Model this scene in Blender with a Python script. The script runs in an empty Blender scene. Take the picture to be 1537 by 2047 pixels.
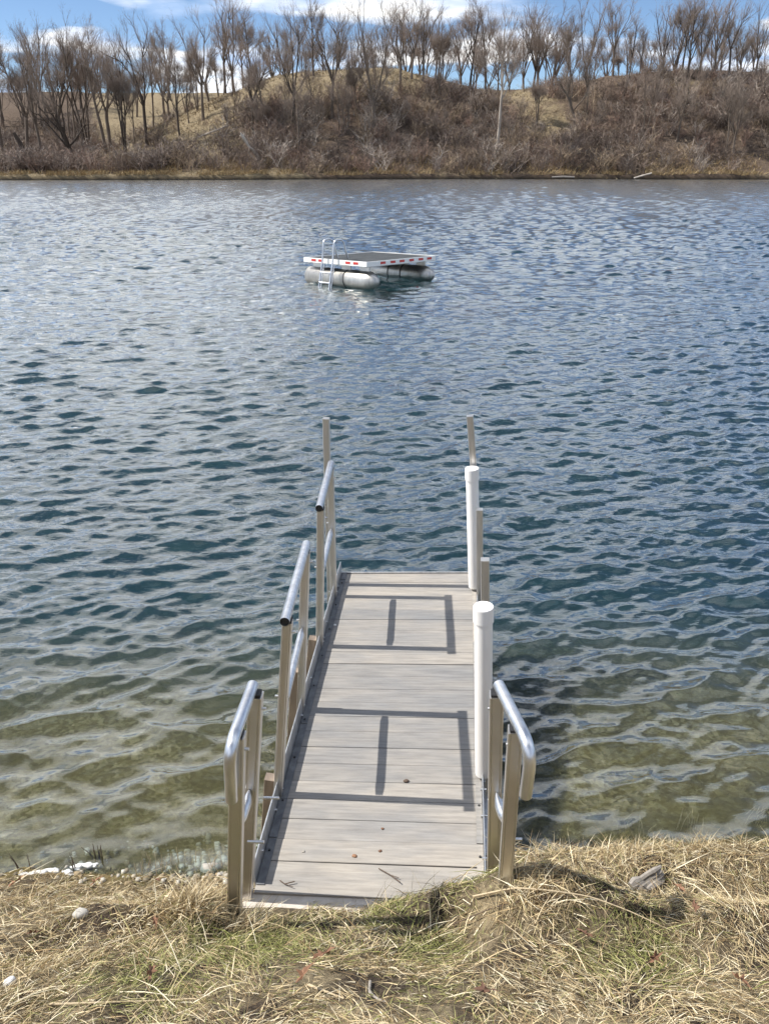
import bpy, bmesh, math, random
import numpy as np
from mathutils import Vector, Matrix

R = math.radians
sc = bpy.context.scene
col = sc.collection

# ------------------------------------------------------------------ camera
F, CX, CY, HORIZON = 1600.0, 768.5, 1023.5, 300.0     # photograph pixels
EYE = 3.43                                            # metres above the water
PITCH = math.atan((CY - HORIZON) / F)
cam_d = bpy.data.cameras.new('camera')
cam = bpy.data.objects.new('camera', cam_d); col.objects.link(cam)
cam_d.sensor_fit = 'VERTICAL'; cam_d.sensor_height = 24.0
cam_d.lens = F / 2047.0 * 24.0
cam_d.clip_start = 0.05; cam_d.clip_end = 3000
cam.location = (0, 0, EYE); cam.rotation_euler = (R(90) - PITCH, 0, 0)
sc.camera = cam

FWD = np.array([0, math.cos(PITCH), -math.sin(PITCH)])
UPV = np.array([0, math.sin(PITCH), math.cos(PITCH)])
RGT = np.array([1.0, 0, 0]); EYEP = np.array([0, 0, EYE])
def ray(x, y): return RGT * (x - CX) / F + UPV * (CY - y) / F + FWD
def at_z(x, y, z):
    d = ray(x, y); return EYEP + d * ((z - EYE) / d[2])
def at_y(x, y, Y):
    d = ray(x, y); return EYEP + d * (Y / d[1])
def unit(v): v = np.asarray(v, float); return v / np.linalg.norm(v)

# ------------------------------------------------------------------ dock frame (axes of the gangway deck)
DA = unit(ray(926.7, 268))                            # along the dock
DL = unit(np.cross(DA, [0, 0, 1]))
_n = np.cross(DL, DA); _r = R(3.0)
DL = DL * math.cos(_r) + _n * math.sin(_r)            # the deck is slightly out of level
DN = np.cross(DL, DA)
_r1, _r2 = ray(575.7, 1600), ray(948.4, 1600)
_q1, _q2 = _r1 / (DN @ _r1), _r2 / (DN @ _r2)
_h = 0.98 / abs((_q2 - _q1) @ DL)
_p = _q1 * _h
if _p[1] < 0: _p = -_p
DO = _p + DA * -0.5528 + EYEP                         # near left corner of the planks
DOCK_M = Matrix(((DL[0], DA[0], DN[0], DO[0]), (DL[1], DA[1], DN[1], DO[1]), (DL[2], DA[2], DN[2], DO[2]), (0, 0, 0, 1)))
def dock_uv(x, y, n=0.0):
    d = ray(x, y); t = ((DO - EYEP) @ DN + n) / (d @ DN); P = EYEP + d * t - DO
    return P @ DL, P @ DA
def dock_un(x, y, v):
    d = ray(x, y); t = ((DO - EYEP) @ DA + v) / (d @ DA); P = EYEP + d * t - DO
    return P @ DL, P @ DN
def dock_world(u, v, n=0.0): return DO + DL * u + DA * v + DN * n

# ------------------------------------------------------------------ light
SUN_E = R(53.0)
sun_l = unit([math.cos(SUN_E), -0.020, -math.sin(SUN_E)])       # in dock axes: straight across the deck
sun_w = unit(DL * sun_l[0] + DA * sun_l[1] + DN * sun_l[2])
sun_d = bpy.data.lights.new('sun', 'SUN'); sun_d.energy = 5.0; sun_d.angle = R(0.53); sun_d.color = (1.0, 0.955, 0.88)
sun = bpy.data.objects.new('sun', sun_d); col.objects.link(sun)
sun.rotation_euler = Vector(sun_w).to_track_quat('-Z', 'Y').to_euler()
sun.location = (-20, 5, 30)
to_sun = -sun_w
elev = math.asin(to_sun[2]); azim = math.atan2(to_sun[0], to_sun[1])

w = bpy.data.worlds.new('World'); sc.world = w; w.use_nodes = True
nt = w.node_tree; nt.nodes.clear()
def N(t, **k):
    n = nt.nodes.new(t)
    for a, b in k.items(): setattr(n, a, b)
    return n
out = N('ShaderNodeOutputWorld'); bg = N('ShaderNodeBackground'); bg.inputs[1].default_value = 0.098
sky = N('ShaderNodeTexSky', sky_type='NISHITA'); sky.sun_disc = False
sky.sun_elevation = elev; sky.sun_rotation = azim; sky.air_density = 0.65; sky.dust_density = 0.1; sky.ozone_density = 4.0
tc = N('ShaderNodeTexCoord'); sep = N('ShaderNodeSeparateXYZ'); nt.links.new(tc.outputs['Generated'], sep.inputs[0])
def M2(op, a, b=None, c=None):
    n = N('ShaderNodeMath', operation=op)
    for i, v in enumerate((a, b, c)):
        if v is None: continue
        if isinstance(v, (int, float)): n.inputs[i].default_value = v
        else: nt.links.new(v, n.inputs[i])
    return n.outputs[0]
zz = M2('ADD', M2('MAXIMUM', sep.outputs[2], 0.0), 0.10)
comb = N('ShaderNodeCombineXYZ')
nt.links.new(M2('DIVIDE', sep.outputs[0], zz), comb.inputs[0]); nt.links.new(M2('DIVIDE', sep.outputs[1], zz), comb.inputs[1])
comb.inputs[2].default_value = 3.7
def wnoise(scale, detail, rough, off):
    mp = N('ShaderNodeMapping'); mp.inputs['Location'].default_value = off
    nt.links.new(comb.outputs[0], mp.inputs[0])
    n = N('ShaderNodeTexNoise'); n.inputs['Scale'].default_value = scale; n.inputs['Detail'].default_value = detail
    n.inputs['Roughness'].default_value = rough; nt.links.new(mp.outputs[0], n.inputs[0]); return n.outputs[0]
cn = wnoise(0.95, 8, 0.50, (12.5, 8.8, 1)); cs = wnoise(1.6, 5, 0.55, (4.3, 2.4, 1.0))
cr = N('ShaderNodeValToRGB'); nt.links.new(cn, cr.inputs[0])
cr.color_ramp.elements[0].position = 0.47; cr.color_ramp.elements[1].position = 0.55
sr = N('ShaderNodeValToRGB'); nt.links.new(cs, sr.inputs[0])
sr.color_ramp.elements[0].position = 0.36; sr.color_ramp.elements[0].color = (3.6, 5.0, 7.4, 1)
sr.color_ramp.elements[1].position = 0.60; sr.color_ramp.elements[1].color = (10.0, 9.9, 9.8, 1)
mx = N('ShaderNodeMix', data_type='RGBA'); nt.links.new(cr.outputs[0], mx.inputs[0])
nt.links.new(sky.outputs[0], mx.inputs[6]); nt.links.new(sr.outputs[0], mx.inputs[7])
nt.links.new(mx.outputs[2], bg.inputs[0]); nt.links.new(bg.outputs[0], out.inputs[0])

vs = sc.view_settings
vs.view_transform = 'Standard'; vs.look = 'None'; vs.exposure = 0.5; vs.gamma = 1.0; vs.use_curve_mapping = False
sc.render.engine = 'CYCLES'
sc.cycles.max_bounces = 5; sc.cycles.transparent_max_bounces = 8; sc.cycles.glossy_bounces = 3; sc.cycles.diffuse_bounces = 3
sc.cycles.use_adaptive_sampling = True; sc.cycles.adaptive_threshold = 0.02
sc.cycles.use_denoising = True
sc.cycles.sample_clamp_indirect = 8.0

# ------------------------------------------------------------------ materials
MATS = {}
def mat(name, color=(0.5, 0.5, 0.5), rough=0.6, metal=0.0, spec=0.5):
    m = bpy.data.materials.new(name); m.use_nodes = True
    b = m.node_tree.nodes['Principled BSDF']
    b.inputs['Base Color'].default_value = (*color, 1); b.inputs['Roughness'].default_value = rough
    b.inputs['Metallic'].default_value = metal; b.inputs['Specular IOR Level'].default_value = spec
    MATS[name] = m
    return m, m.node_tree, b
def tex_noise(t, scale, detail=4, rough=0.55, coord='Object', stretch=(1, 1, 1), src=None):
    n = t.nodes.new('ShaderNodeTexNoise'); n.inputs['Scale'].default_value = scale
    n.inputs['Detail'].default_value = detail; n.inputs['Roughness'].default_value = rough
    mp = t.nodes.new('ShaderNodeMapping'); mp.inputs['Scale'].default_value = stretch
    if src is None:
        c = t.nodes.new('ShaderNodeTexCoord'); src = c.outputs[coord]
    t.links.new(src, mp.inputs[0]); t.links.new(mp.outputs[0], n.inputs[0])
    return n.outputs[0]
def ramp(t, src, stops):
    r = t.nodes.new('ShaderNodeValToRGB'); t.links.new(src, r.inputs[0]); e = r.color_ramp.elements
    while len(e) < len(stops): e.new(0.5)
    for k, (p, c) in enumerate(stops): e[k].position = p; e[k].color = (*c, 1)
    return r.outputs[0]
def mixc(t, fac, a, b, mode='MIX'):
    m = t.nodes.new('ShaderNodeMix'); m.data_type = 'RGBA'; m.blend_type = mode
    for i, v in ((0, fac), (6, a), (7, b)):
        if isinstance(v, (int, float)): m.inputs[i].default_value = v
        elif isinstance(v, tuple): m.inputs[i].default_value = (*v, 1)
        else: t.links.new(v, m.inputs[i])
    return m.outputs[2]
def bump(t, b, src, strength=0.4, dist=0.01):
    n = t.nodes.new('ShaderNodeBump'); n.inputs['Strength'].default_value = strength; n.inputs['Distance'].default_value = dist
    t.links.new(src, n.inputs['Height']); t.links.new(n.outputs[0], b.inputs['Normal']); return n
def objrand(t):
    o = t.nodes.new('ShaderNodeObjectInfo'); return o.outputs['Random']
def attr(t, name):
    a = t.nodes.new('ShaderNodeAttribute'); a.attribute_name = name; return a

# weathered composite planks
m, t, b = mat('plank', rough=0.75)
oi = t.nodes.new('ShaderNodeObjectInfo')
cc = t.nodes.new('ShaderNodeTexCoord'); va = t.nodes.new('ShaderNodeVectorMath'); va.operation = 'ADD'
t.links.new(cc.outputs['Object'], va.inputs[0]); t.links.new(oi.outputs['Location'], va.inputs[1])
g1 = tex_noise(t, 6, 6, 0.6, stretch=(0.7, 9, 1), src=va.outputs[0]); g2 = tex_noise(t, 2.4, 4, 0.55, stretch=(1, 3, 1), src=va.outputs[0])
g3 = tex_noise(t, 90, 3, 0.6, stretch=(0.12, 1, 1), src=va.outputs[0])
c1 = ramp(t, g1, [(0.3, (0.235, 0.225, 0.210)), (0.5, (0.290, 0.278, 0.258)), (0.72, (0.345, 0.332, 0.308))])
c2 = ramp(t, g2, [(0.35, (0.80, 0.82, 0.86)), (0.6, (1.0, 0.98, 0.96))])
c3 = mixc(t, 1.0, c1, c2, 'MULTIPLY')
c4 = ramp(t, oi.outputs['Random'], [(0.0, (0.78, 0.79, 0.81)), (0.5, (0.95, 0.93, 0.91)), (1.0, (1.10, 1.06, 1.01))])
c5 = mixc(t, 1.0, c3, c4, 'MULTIPLY')
c6 = mixc(t, 0.22, c5, ramp(t, g3, [(0.4, (0.7, 0.7, 0.7)), (0.55, (1.05, 1.05, 1.05))]), 'MULTIPLY')
t.links.new(c6, b.inputs['Base Color']); bump(t, b, g3, 0.25, 0.003)

def metal(name, color, rough, scale=30, amt=0.12, stretch=(1, 1, 0.1)):
    m, t, b = mat(name, color, rough, 1.0)
    n = tex_noise(t, scale, 4, 0.6, stretch=stretch)
    lo = tuple(c * (1 - amt * 2) for c in color)
    t.links.new(ramp(t, n, [(0.35, lo), (0.65, color)]), b.inputs['Base Color'])
    n2 = tex_noise(t, 7, 5, 0.6)
    rr = t.nodes.new('ShaderNodeMapRange'); rr.inputs[3].default_value = rough - 0.08; rr.inputs[4].default_value = rough + 0.15
    t.links.new(n2, rr.inputs[0]); t.links.new(rr.outputs[0], b.inputs['Roughness'])
    return m
metal('alu_tube', (0.80, 0.81, 0.83), 0.30)
metal('alu_post', (0.70, 0.68, 0.65), 0.36, scale=9, amt=0.05, stretch=(1, 1, 0.5))
metal('alu_frame', (0.60, 0.61, 0.62), 0.45)
m, t, b = mat('alu_strip_shaded', (0.22, 0.23, 0.245), 0.6, 0.3)
n = tex_noise(t, 20, 5, 0.6); t.links.new(ramp(t, n, [(0.3, (0.09, 0.094, 0.10)), (0.7, (0.18, 0.187, 0.195))]), b.inputs['Base Color'])  # aluminium darkened in colour for the shadow of the raised kerb
metal('alu_raft', (0.62, 0.595, 0.55), 0.40)
metal('old_post', (0.42, 0.34, 0.27), 0.55)
metal('bolt', (0.8, 0.8, 0.8), 0.25)
mat('black_plastic', (0.012, 0.012, 0.013), 0.5)
m, t, b = mat('pvc', (0.80, 0.775, 0.74), 0.38)
n = tex_noise(t, 5, 5, 0.6, stretch=(1, 1, 0.25)); t.links.new(ramp(t, n, [(0.35, (0.74, 0.71, 0.67)), (0.6, (0.82, 0.80, 0.77))]), b.inputs['Base Color'])
m, t, b = mat('raft_deck', (0.10, 0.105, 0.11), 0.95, 0.0, 0.1)
n = tex_noise(t, 3, 5, 0.6); t.links.new(ramp(t, n, [(0.3, (0.045, 0.05, 0.055)), (0.7, (0.085, 0.09, 0.095))]), b.inputs['Base Color'])
mat('raft_fascia', (0.74, 0.74, 0.72), 0.4)
mat('reflector_red', (0.50, 0.03, 0.02), 0.3)
mat('raft_bracket', (0.55, 0.55, 0.54), 0.5, 0.6)
mat('rubber', (0.03, 0.03, 0.03), 0.7)
m, t, b = mat('concrete', (0.5, 0.46, 0.4), 0.85)
n = tex_noise(t, 14, 6, 0.65); t.links.new(ramp(t, n, [(0.3, (0.42, 0.37, 0.31)), (0.7, (0.58, 0.53, 0.47))]), b.inputs['Base Color']); bump(t, b, n, 0.3, 0.01)
m, t, b = mat('stone', (0.33, 0.31, 0.28), 0.85)
n = tex_noise(t, 25, 6, 0.65); n2 = ramp(t, n, [(0.3, (0.24, 0.22, 0.20)), (0.7, (0.46, 0.43, 0.39))])
t.links.new(mixc(t, 0.5, n2, ramp(t, objrand(t), [(0, (0.22, 0.20, 0.16)), (1, (0.55, 0.53, 0.48))])), b.inputs['Base Color']); bump(t, b, n, 0.4, 0.01)
m, t, b = mat('foam', (0.60, 0.60, 0.59), 0.8)
n = tex_noise(t, 40, 5, 0.6); bump(t, b, n, 0.5, 0.01)
m, t, b = mat('dry_leaf', (0.20, 0.10, 0.05), 0.8)
t.links.new(ramp(t, objrand(t), [(0, (0.10, 0.05, 0.03)), (0.5, (0.17, 0.085, 0.048)), (1, (0.27, 0.145, 0.08))]), b.inputs['Base Color'])
m, t, b = mat('stalk_pale', (0.46, 0.37, 0.24), 0.8)
m, t, b = mat('stalk_dark', (0.10, 0.07, 0.05), 0.85)
m, t, b = mat('driftwood', (0.42, 0.38, 0.33), 0.85)
n = tex_noise(t, 20, 5, 0.6, stretch=(1, 1, 0.2)); t.links.new(ramp(t, n, [(0.3, (0.13, 0.115, 0.10)), (0.7, (0.33, 0.30, 0.265))]), b.inputs['Base Color'])

def grassmat(name):
    m, t, b = mat(name, rough=0.75, spec=0.25)
    t.links.new(attr(t, 'Col').outputs['Color'], b.inputs['Base Color'])
    return m
grassmat('grass_blades'); grassmat('brush_twigs'); grassmat('reed_blades')

def bark(name, lo, hi):
    m, t, b = mat(name, rough=0.9, spec=0.2)
    n = tex_noise(t, 1.4, 5, 0.65, stretch=(1, 1, 0.35))
    c = ramp(t, n, [(0.3, lo), (0.7, hi)])
    t.links.new(mixc(t, 1.0, c, ramp(t, objrand(t), [(0, (0.78, 0.76, 0.74)), (1, (1.12, 1.08, 1.05))]), 'MULTIPLY'), b.inputs['Base Color'])
bark('bark', (0.10, 0.080, 0.064), (0.20, 0.168, 0.14))
bark('bark_dark', (0.05, 0.04, 0.033), (0.10, 0.08, 0.066))
bark('bark_pale', (0.24, 0.21, 0.18), (0.50, 0.46, 0.41))
bark('twigs', (0.21, 0.17, 0.14), (0.35, 0.29, 0.245))

# near bank soil and lake bed: one sheet
m, t, b = mat('bank_soil', rough=0.95, spec=0.2)
geo = t.nodes.new('ShaderNodeNewGeometry')
n1 = tex_noise(t, 3.0, 6, 0.65); n2 = tex_noise(t, 38, 5, 0.7)
soil = ramp(t, n2, [(0.3, (0.022, 0.016, 0.012)), (0.55, (0.065, 0.048, 0.034)), (0.75, (0.15, 0.115, 0.075))])
thatch = ramp(t, n2, [(0.25, (0.13, 0.10, 0.06)), (0.7, (0.33, 0.27, 0.17))])
soil = mixc(t, ramp(t, n1, [(0.44, (0, 0, 0)), (0.60, (1, 1, 1))]), soil, thatch)
vor = t.nodes.new('ShaderNodeTexVoronoi'); vor.inputs['Scale'].default_value = 31
cc = t.nodes.new('ShaderNodeTexCoord'); t.links.new(cc.outputs['Object'], vor.inputs[0])
peb = mixc(t, 0.55, ramp(t, vor.outputs['Color'], [(0.15, (0.05, 0.040, 0.020)), (0.5, (0.21, 0.16, 0.072)), (0.9, (0.55, 0.46, 0.29))]), (0.19, 0.14, 0.055))
n3 = tex_noise(t, 1.3, 5, 0.6)
sand = mixc(t, ramp(t, n3, [(0.4, (0, 0, 0)), (0.62, (1, 1, 1))]), peb, (0.11, 0.083, 0.028))
silt_deep_tint = ramp(t, n3, [(0.3, (0.010, 0.034, 0.050)), (0.7, (0.020, 0.054, 0.062))])  # dark silt, tinted blue-green for light absorbed and scattered by deep water
sepz = t.nodes.new('ShaderNodeSeparateXYZ'); t.links.new(geo.outputs['Position'], sepz.inputs[0])
def zramp(a, b_):
    mr = t.nodes.new('ShaderNodeMapRange'); mr.interpolation_type = 'SMOOTHSTEP'
    mr.inputs[1].default_value = a; mr.inputs[2].default_value = b_; t.links.new(sepz.outputs[2], mr.inputs[0]); return mr.outputs[0]
bed = mixc(t, zramp(-0.22, -0.80), sand, silt_deep_tint)
t.links.new(mixc(t, zramp(0.10, 0.01), soil, bed), b.inputs['Base Color'])
bump(t, b, n2, 0.9, 0.03)

# far hillside
m, t, b = mat('hillside', rough=0.95, spec=0.15)
ga = attr(t, 'Col').outputs['Color']
n1 = tex_noise(t, 0.5, 6, 0.7); n2 = tex_noise(t, 2.2, 5, 0.7, stretch=(1, 1, 3))
n4 = tex_noise(t, 5.5, 4, 0.7, stretch=(1, 1, 2))
dry = mixc(t, 0.7, ramp(t, n2, [(0.3, (0.17, 0.132, 0.082)), (0.7, (0.33, 0.27, 0.175))]), ramp(t, n4, [(0.35, (0.45, 0.43, 0.40)), (0.62, (1.1, 1.08, 1.05))]), 'MULTIPLY')
litter = ramp(t, n2, [(0.3, (0.06, 0.042, 0.032)), (0.7, (0.15, 0.112, 0.082))])
sp = t.nodes.new('ShaderNodeSeparateColor'); t.links.new(ga, sp.inputs[0])
mm = t.nodes.new('ShaderNodeMath'); mm.operation = 'ADD'; t.links.new(sp.outputs[0], mm.inputs[0])
sub = t.nodes.new('ShaderNodeMath'); sub.operation = 'MULTIPLY_ADD'; sub.inputs[1].default_value = 1.6; sub.inputs[2].default_value = -0.8
t.links.new(n1, sub.inputs[0]); t.links.new(sub.outputs[0], mm.inputs[1])
t.links.new(mixc(t, ramp(t, mm.outputs[0], [(0.3, (0, 0, 0)), (0.7, (1, 1, 1))]), litter, dry), b.inputs['Base Color'])
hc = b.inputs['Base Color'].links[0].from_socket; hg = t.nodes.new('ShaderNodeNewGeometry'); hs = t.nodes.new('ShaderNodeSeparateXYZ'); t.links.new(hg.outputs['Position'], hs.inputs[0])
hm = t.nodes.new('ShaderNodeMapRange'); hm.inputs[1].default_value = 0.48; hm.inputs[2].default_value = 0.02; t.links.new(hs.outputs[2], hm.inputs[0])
t.links.new(mixc(t, hm.outputs[0], hc, (0.022, 0.018, 0.013)), b.inputs['Base Color'])  # wet mud tone, carried up the bank step to paint the undercut shade
bump(t, b, n2, 0.7, 0.3)

# water: Fresnel mix of mirror and clear transmission, fine ripples
m = bpy.data.materials.new('water'); m.use_nodes = True; MATS['water'] = m
t = m.node_tree; t.nodes.clear()
o = t.nodes.new('ShaderNodeOutputMaterial'); ms = t.nodes.new('ShaderNodeMixShader')
tr = t.nodes.new('ShaderNodeBsdfTransparent'); tr.inputs[0].default_value = (0.86, 0.95, 0.93, 1)
gl = t.nodes.new('ShaderNodeBsdfGlossy'); gl.inputs[0].default_value = (0.97, 0.99, 1, 1)
na = tex_noise(t, 11, 3, 0.55, stretch=(0.5, 1, 1)); nb = tex_noise(t, 4.5, 3, 0.55, stretch=(0.5, 1, 1))
add = t.nodes.new('ShaderNodeMath'); add.operation = 'MULTIPLY_ADD'; add.inputs[1].default_value = 2.2
t.links.new(nb, add.inputs[0]); t.links.new(na, add.inputs[2])
bp = t.nodes.new('ShaderNodeBump'); bp.inputs['Strength'].default_value = 0.5; bp.inputs['Distance'].default_value = 0.045
t.links.new(add.outputs[0], bp.inputs['Height'])
wa = attr(t, 'ripple'); t.links.new(wa.outputs['Fac'], bp.inputs['Strength'])
t.links.new(bp.outputs[0], gl.inputs['Normal'])
gi = t.nodes.new('ShaderNodeNewGeometry'); dt = t.nodes.new('ShaderNodeVectorMath'); dt.operation = 'DOT_PRODUCT'
t.links.new(gi.outputs['Incoming'], dt.inputs[0]); t.links.new(bp.outputs[0], dt.inputs[1])
def wm(op, *a):
    n = t.nodes.new('ShaderNodeMath'); n.operation = op
    for i, v in enumerate(a):
        if isinstance(v, (int, float)): n.inputs[i].default_value = v
        else: t.links.new(v, n.inputs[i])
    return n.outputs[0]
cosv = wm('MINIMUM', wm('ABSOLUTE', dt.outputs['Value']), 1.0)
fres = wm('MULTIPLY_ADD', wm('POWER', wm('SUBTRACT', 1.0, cosv), 2.3), 0.97, 0.03)
t.links.new(fres, ms.inputs[0])
ra_ = attr(t, 'rough'); t.links.new(ra_.outputs['Fac'], gl.inputs['Roughness'])
rf = t.nodes.new('ShaderNodeBsdfRefraction'); rf.inputs['IOR'].default_value = 1.333; rf.inputs['Roughness'].default_value = 0.0
rf.inputs[0].default_value = (0.86, 0.95, 0.93, 1); t.links.new(bp.outputs[0], rf.inputs['Normal'])
m2_ = t.nodes.new('ShaderNodeMixShader'); m2_.inputs[0].default_value = 0.62
t.links.new(tr.outputs[0], m2_.inputs[1]); t.links.new(rf.outputs[0], m2_.inputs[2])
t.links.new(m2_.outputs[0], ms.inputs[1]); t.links.new(gl.outputs[0], ms.inputs[2])
t.links.new(ms.outputs[0], o.inputs[0])

# ------------------------------------------------------------------ object helpers
def tag(o, label=None, cat=None, group=None, kind=None):
    for k, v in (('label', label), ('category', cat), ('group', group), ('kind', kind)):
        if v: o[k] = v
    return o
def empty(name, loc=(0, 0, 0), matrix=None):
    o = bpy.data.objects.new(name, None); col.objects.link(o); o.empty_display_size = 0.2
    if matrix is not None: o.matrix_world = matrix
    else: o.location = loc
    return o
def link(name, me, material, parent=None):
    o = bpy.data.objects.new(name, me); col.objects.link(o)
    if material and not me.materials: me.materials.append(MATS[material])
    if parent: o.parent = parent
    return o
def np_mesh(name, V, tri=None, quad=None, smooth=False):
    me = bpy.data.meshes.new(name)
    V = np.asarray(V, np.float32); me.vertices.add(len(V)); me.vertices.foreach_set('co', V.ravel())
    parts, starts, off = [], [], 0
    for fa, k in ((tri, 3), (quad, 4)):
        if fa is None or len(fa) == 0: continue
        fa = np.asarray(fa, np.int32); parts.append(fa.ravel()); starts.append(off + np.arange(len(fa)) * k); off += len(fa) * k
    lv = np.concatenate(parts); st = np.concatenate(starts)
    me.loops.add(len(lv)); me.loops.foreach_set('vertex_index', lv)
    me.polygons.add(len(st)); me.polygons.foreach_set('loop_start', st.astype(np.int32))
    me.update(calc_edges=True)
    if smooth: me.polygons.foreach_set('use_smooth', np.ones(len(st), bool))
    me.validate(); return me
def color_attr(me, C):
    a = me.color_attributes.new('Col', 'FLOAT_COLOR', 'POINT')
    C = np.asarray(C, np.float32)
    a.data.foreach_set('color', np.concatenate([C, np.ones((len(C), 1), np.float32)], 1).ravel())

class MB:
    def __init__(s): s.v = []; s.f = []; s.sm = []
    def _add(s, vs, fs, smooth=False):
        k = len(s.v); s.v += [tuple(map(float, p)) for p in vs]; s.f += [tuple(i + k for i in f) for f in fs]; s.sm += [smooth] * len(fs)
    def box(s, lo, hi, ch=0.0):
        (x0, y0, z0), (x1, y1, z1) = lo, hi
        if ch <= 0:
            s._add([(x, y, z) for z in (z0, z1) for y in (y0, y1) for x in (x0, x1)],
                   [(0, 2, 3, 1), (4, 5, 7, 6), (0, 1, 5, 4), (1, 3, 7, 5), (3, 2, 6, 7), (2, 0, 4, 6)]); return s
        rows = [(z0, ch), (z0 + ch, 0), (z1 - ch, 0), (z1, ch)]
        vs = []
        for z, i in rows:
            c = ch
            vs += [(x0 + i + c * (i == 0), y0 + i, z), (x1 - i - c * (i == 0), y0 + i, z), (x1 - i, y0 + i + c * (i == 0), z), (x1 - i, y1 - i - c * (i == 0), z),
                   (x1 - i - c * (i == 0), y1 - i, z), (x0 + i + c * (i == 0), y1 - i, z), (x0 + i, y1 - i - c * (i == 0), z), (x0 + i, y0 + i + c * (i == 0), z)]
        fs = [tuple(reversed(range(8))), tuple(range(24, 32))]
        for r in range(3):
            for k in range(8): a = r * 8 + k; b_ = r * 8 + (k + 1) % 8; fs.append((a, b_, b_ + 8, a + 8))
        s._add(vs, fs); return s
    def loft(s, rings, caps=(True, True), smooth=True):
        n = len(rings[0]); vs = [p for r in rings for p in r]; fs = []
        for i in range(len(rings) - 1):
            for k in range(n): a = i * n + k; b_ = i * n + (k + 1) % n; fs.append((a, b_, b_ + n, a + n))
        s._add(vs, fs, smooth)
        if caps[0]: s._add(rings[0], [tuple(reversed(range(n)))])
        if caps[1]: s._add(rings[-1], [tuple(range(n))])
        return s
    def tube(s, pts, rad, n=14, caps=(True, True), squash=None):
        pts = [np.asarray(p, float) for p in pts]; rads = rad if hasattr(rad, '__len__') else [rad] * len(pts)
        rings = []; prev = None
        for i, p in enumerate(pts):
            d = unit((pts[min(i + 1, len(pts) - 1)] - pts[max(i - 1, 0)]))
            if prev is None:
                ref = np.array([0, 0, 1.0]) if abs(d[2]) < 0.9 else np.array([1.0, 0, 0]); a = unit(np.cross(d, ref))
            else: a = unit(prev - d * (prev @ d))
            prev = a; b_ = np.cross(d, a)
            sq = squash[i] if squash else (1, 1)
            rings.append([p + rads[i] * (sq[0] * a * math.cos(2 * math.pi * k / n) + sq[1] * b_ * math.sin(2 * math.pi * k / n)) for k in range(n)])
        return s.loft(rings, caps)
    def prism(s, p0, p1, profile, xdir):
        p0, p1 = np.asarray(p0, float), np.asarray(p1, float); d = unit(p1 - p0)
        x = unit(np.asarray(xdir, float) - d * (np.asarray(xdir, float) @ d)); y = np.cross(d, x)
        return s.loft([[p + x * a + y * b_ for a, b_ in profile] for p in (p0, p1)], smooth=False)
    def mesh(s, name):
        me = bpy.data.meshes.new(name); me.from_pydata(s.v, [], s.f); me.update()
        me.polygons.foreach_set('use_smooth', s.sm); return me
    def build(s, name, material, parent=None): return link(name, s.mesh(name), material, parent)

def arc_pts(pts, r=0.06, k=6):
    """polyline with rounded corners"""
    pts = [np.asarray(p, float) for p in pts]; out = [pts[0]]
    for i in range(1, len(pts) - 1):
        a, b_, c = pts[i - 1], pts[i], pts[i + 1]
        p = b_ + unit(a - b_) * r; q = b_ + unit(c - b_) * r
        for j in range(k + 1):
            tt = j / k; out.append((1 - tt) ** 2 * p + 2 * tt * (1 - tt) * b_ + tt * tt * q)
    out.append(pts[-1]); return out
def smooth01(x): x = np.clip(x, 0, 1); return x * x * (3 - 2 * x)

# value noise for shaping
_rs = np.random.RandomState(4); _NT = _rs.rand(256, 256)
def vnoise(x, y):
    x = np.asarray(x, float); y = np.asarray(y, float)
    xi = np.floor(x).astype(int); yi = np.floor(y).astype(int); fx = smooth01(x - xi); fy = smooth01(y - yi)
    g = lambda a, b_: _NT[a % 256, b_ % 256]
    return (g(xi, yi) * (1 - fx) + g(xi + 1, yi) * fx) * (1 - fy) + (g(xi, yi + 1) * (1 - fx) + g(xi + 1, yi + 1) * fx) * fy
def fbm(x, y, o=4): return sum(vnoise(x * 2 ** k + 17 * k, y * 2 ** k + 9 * k) / 2 ** k for k in range(o)) / sum(1 / 2 ** k for k in range(o))

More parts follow.
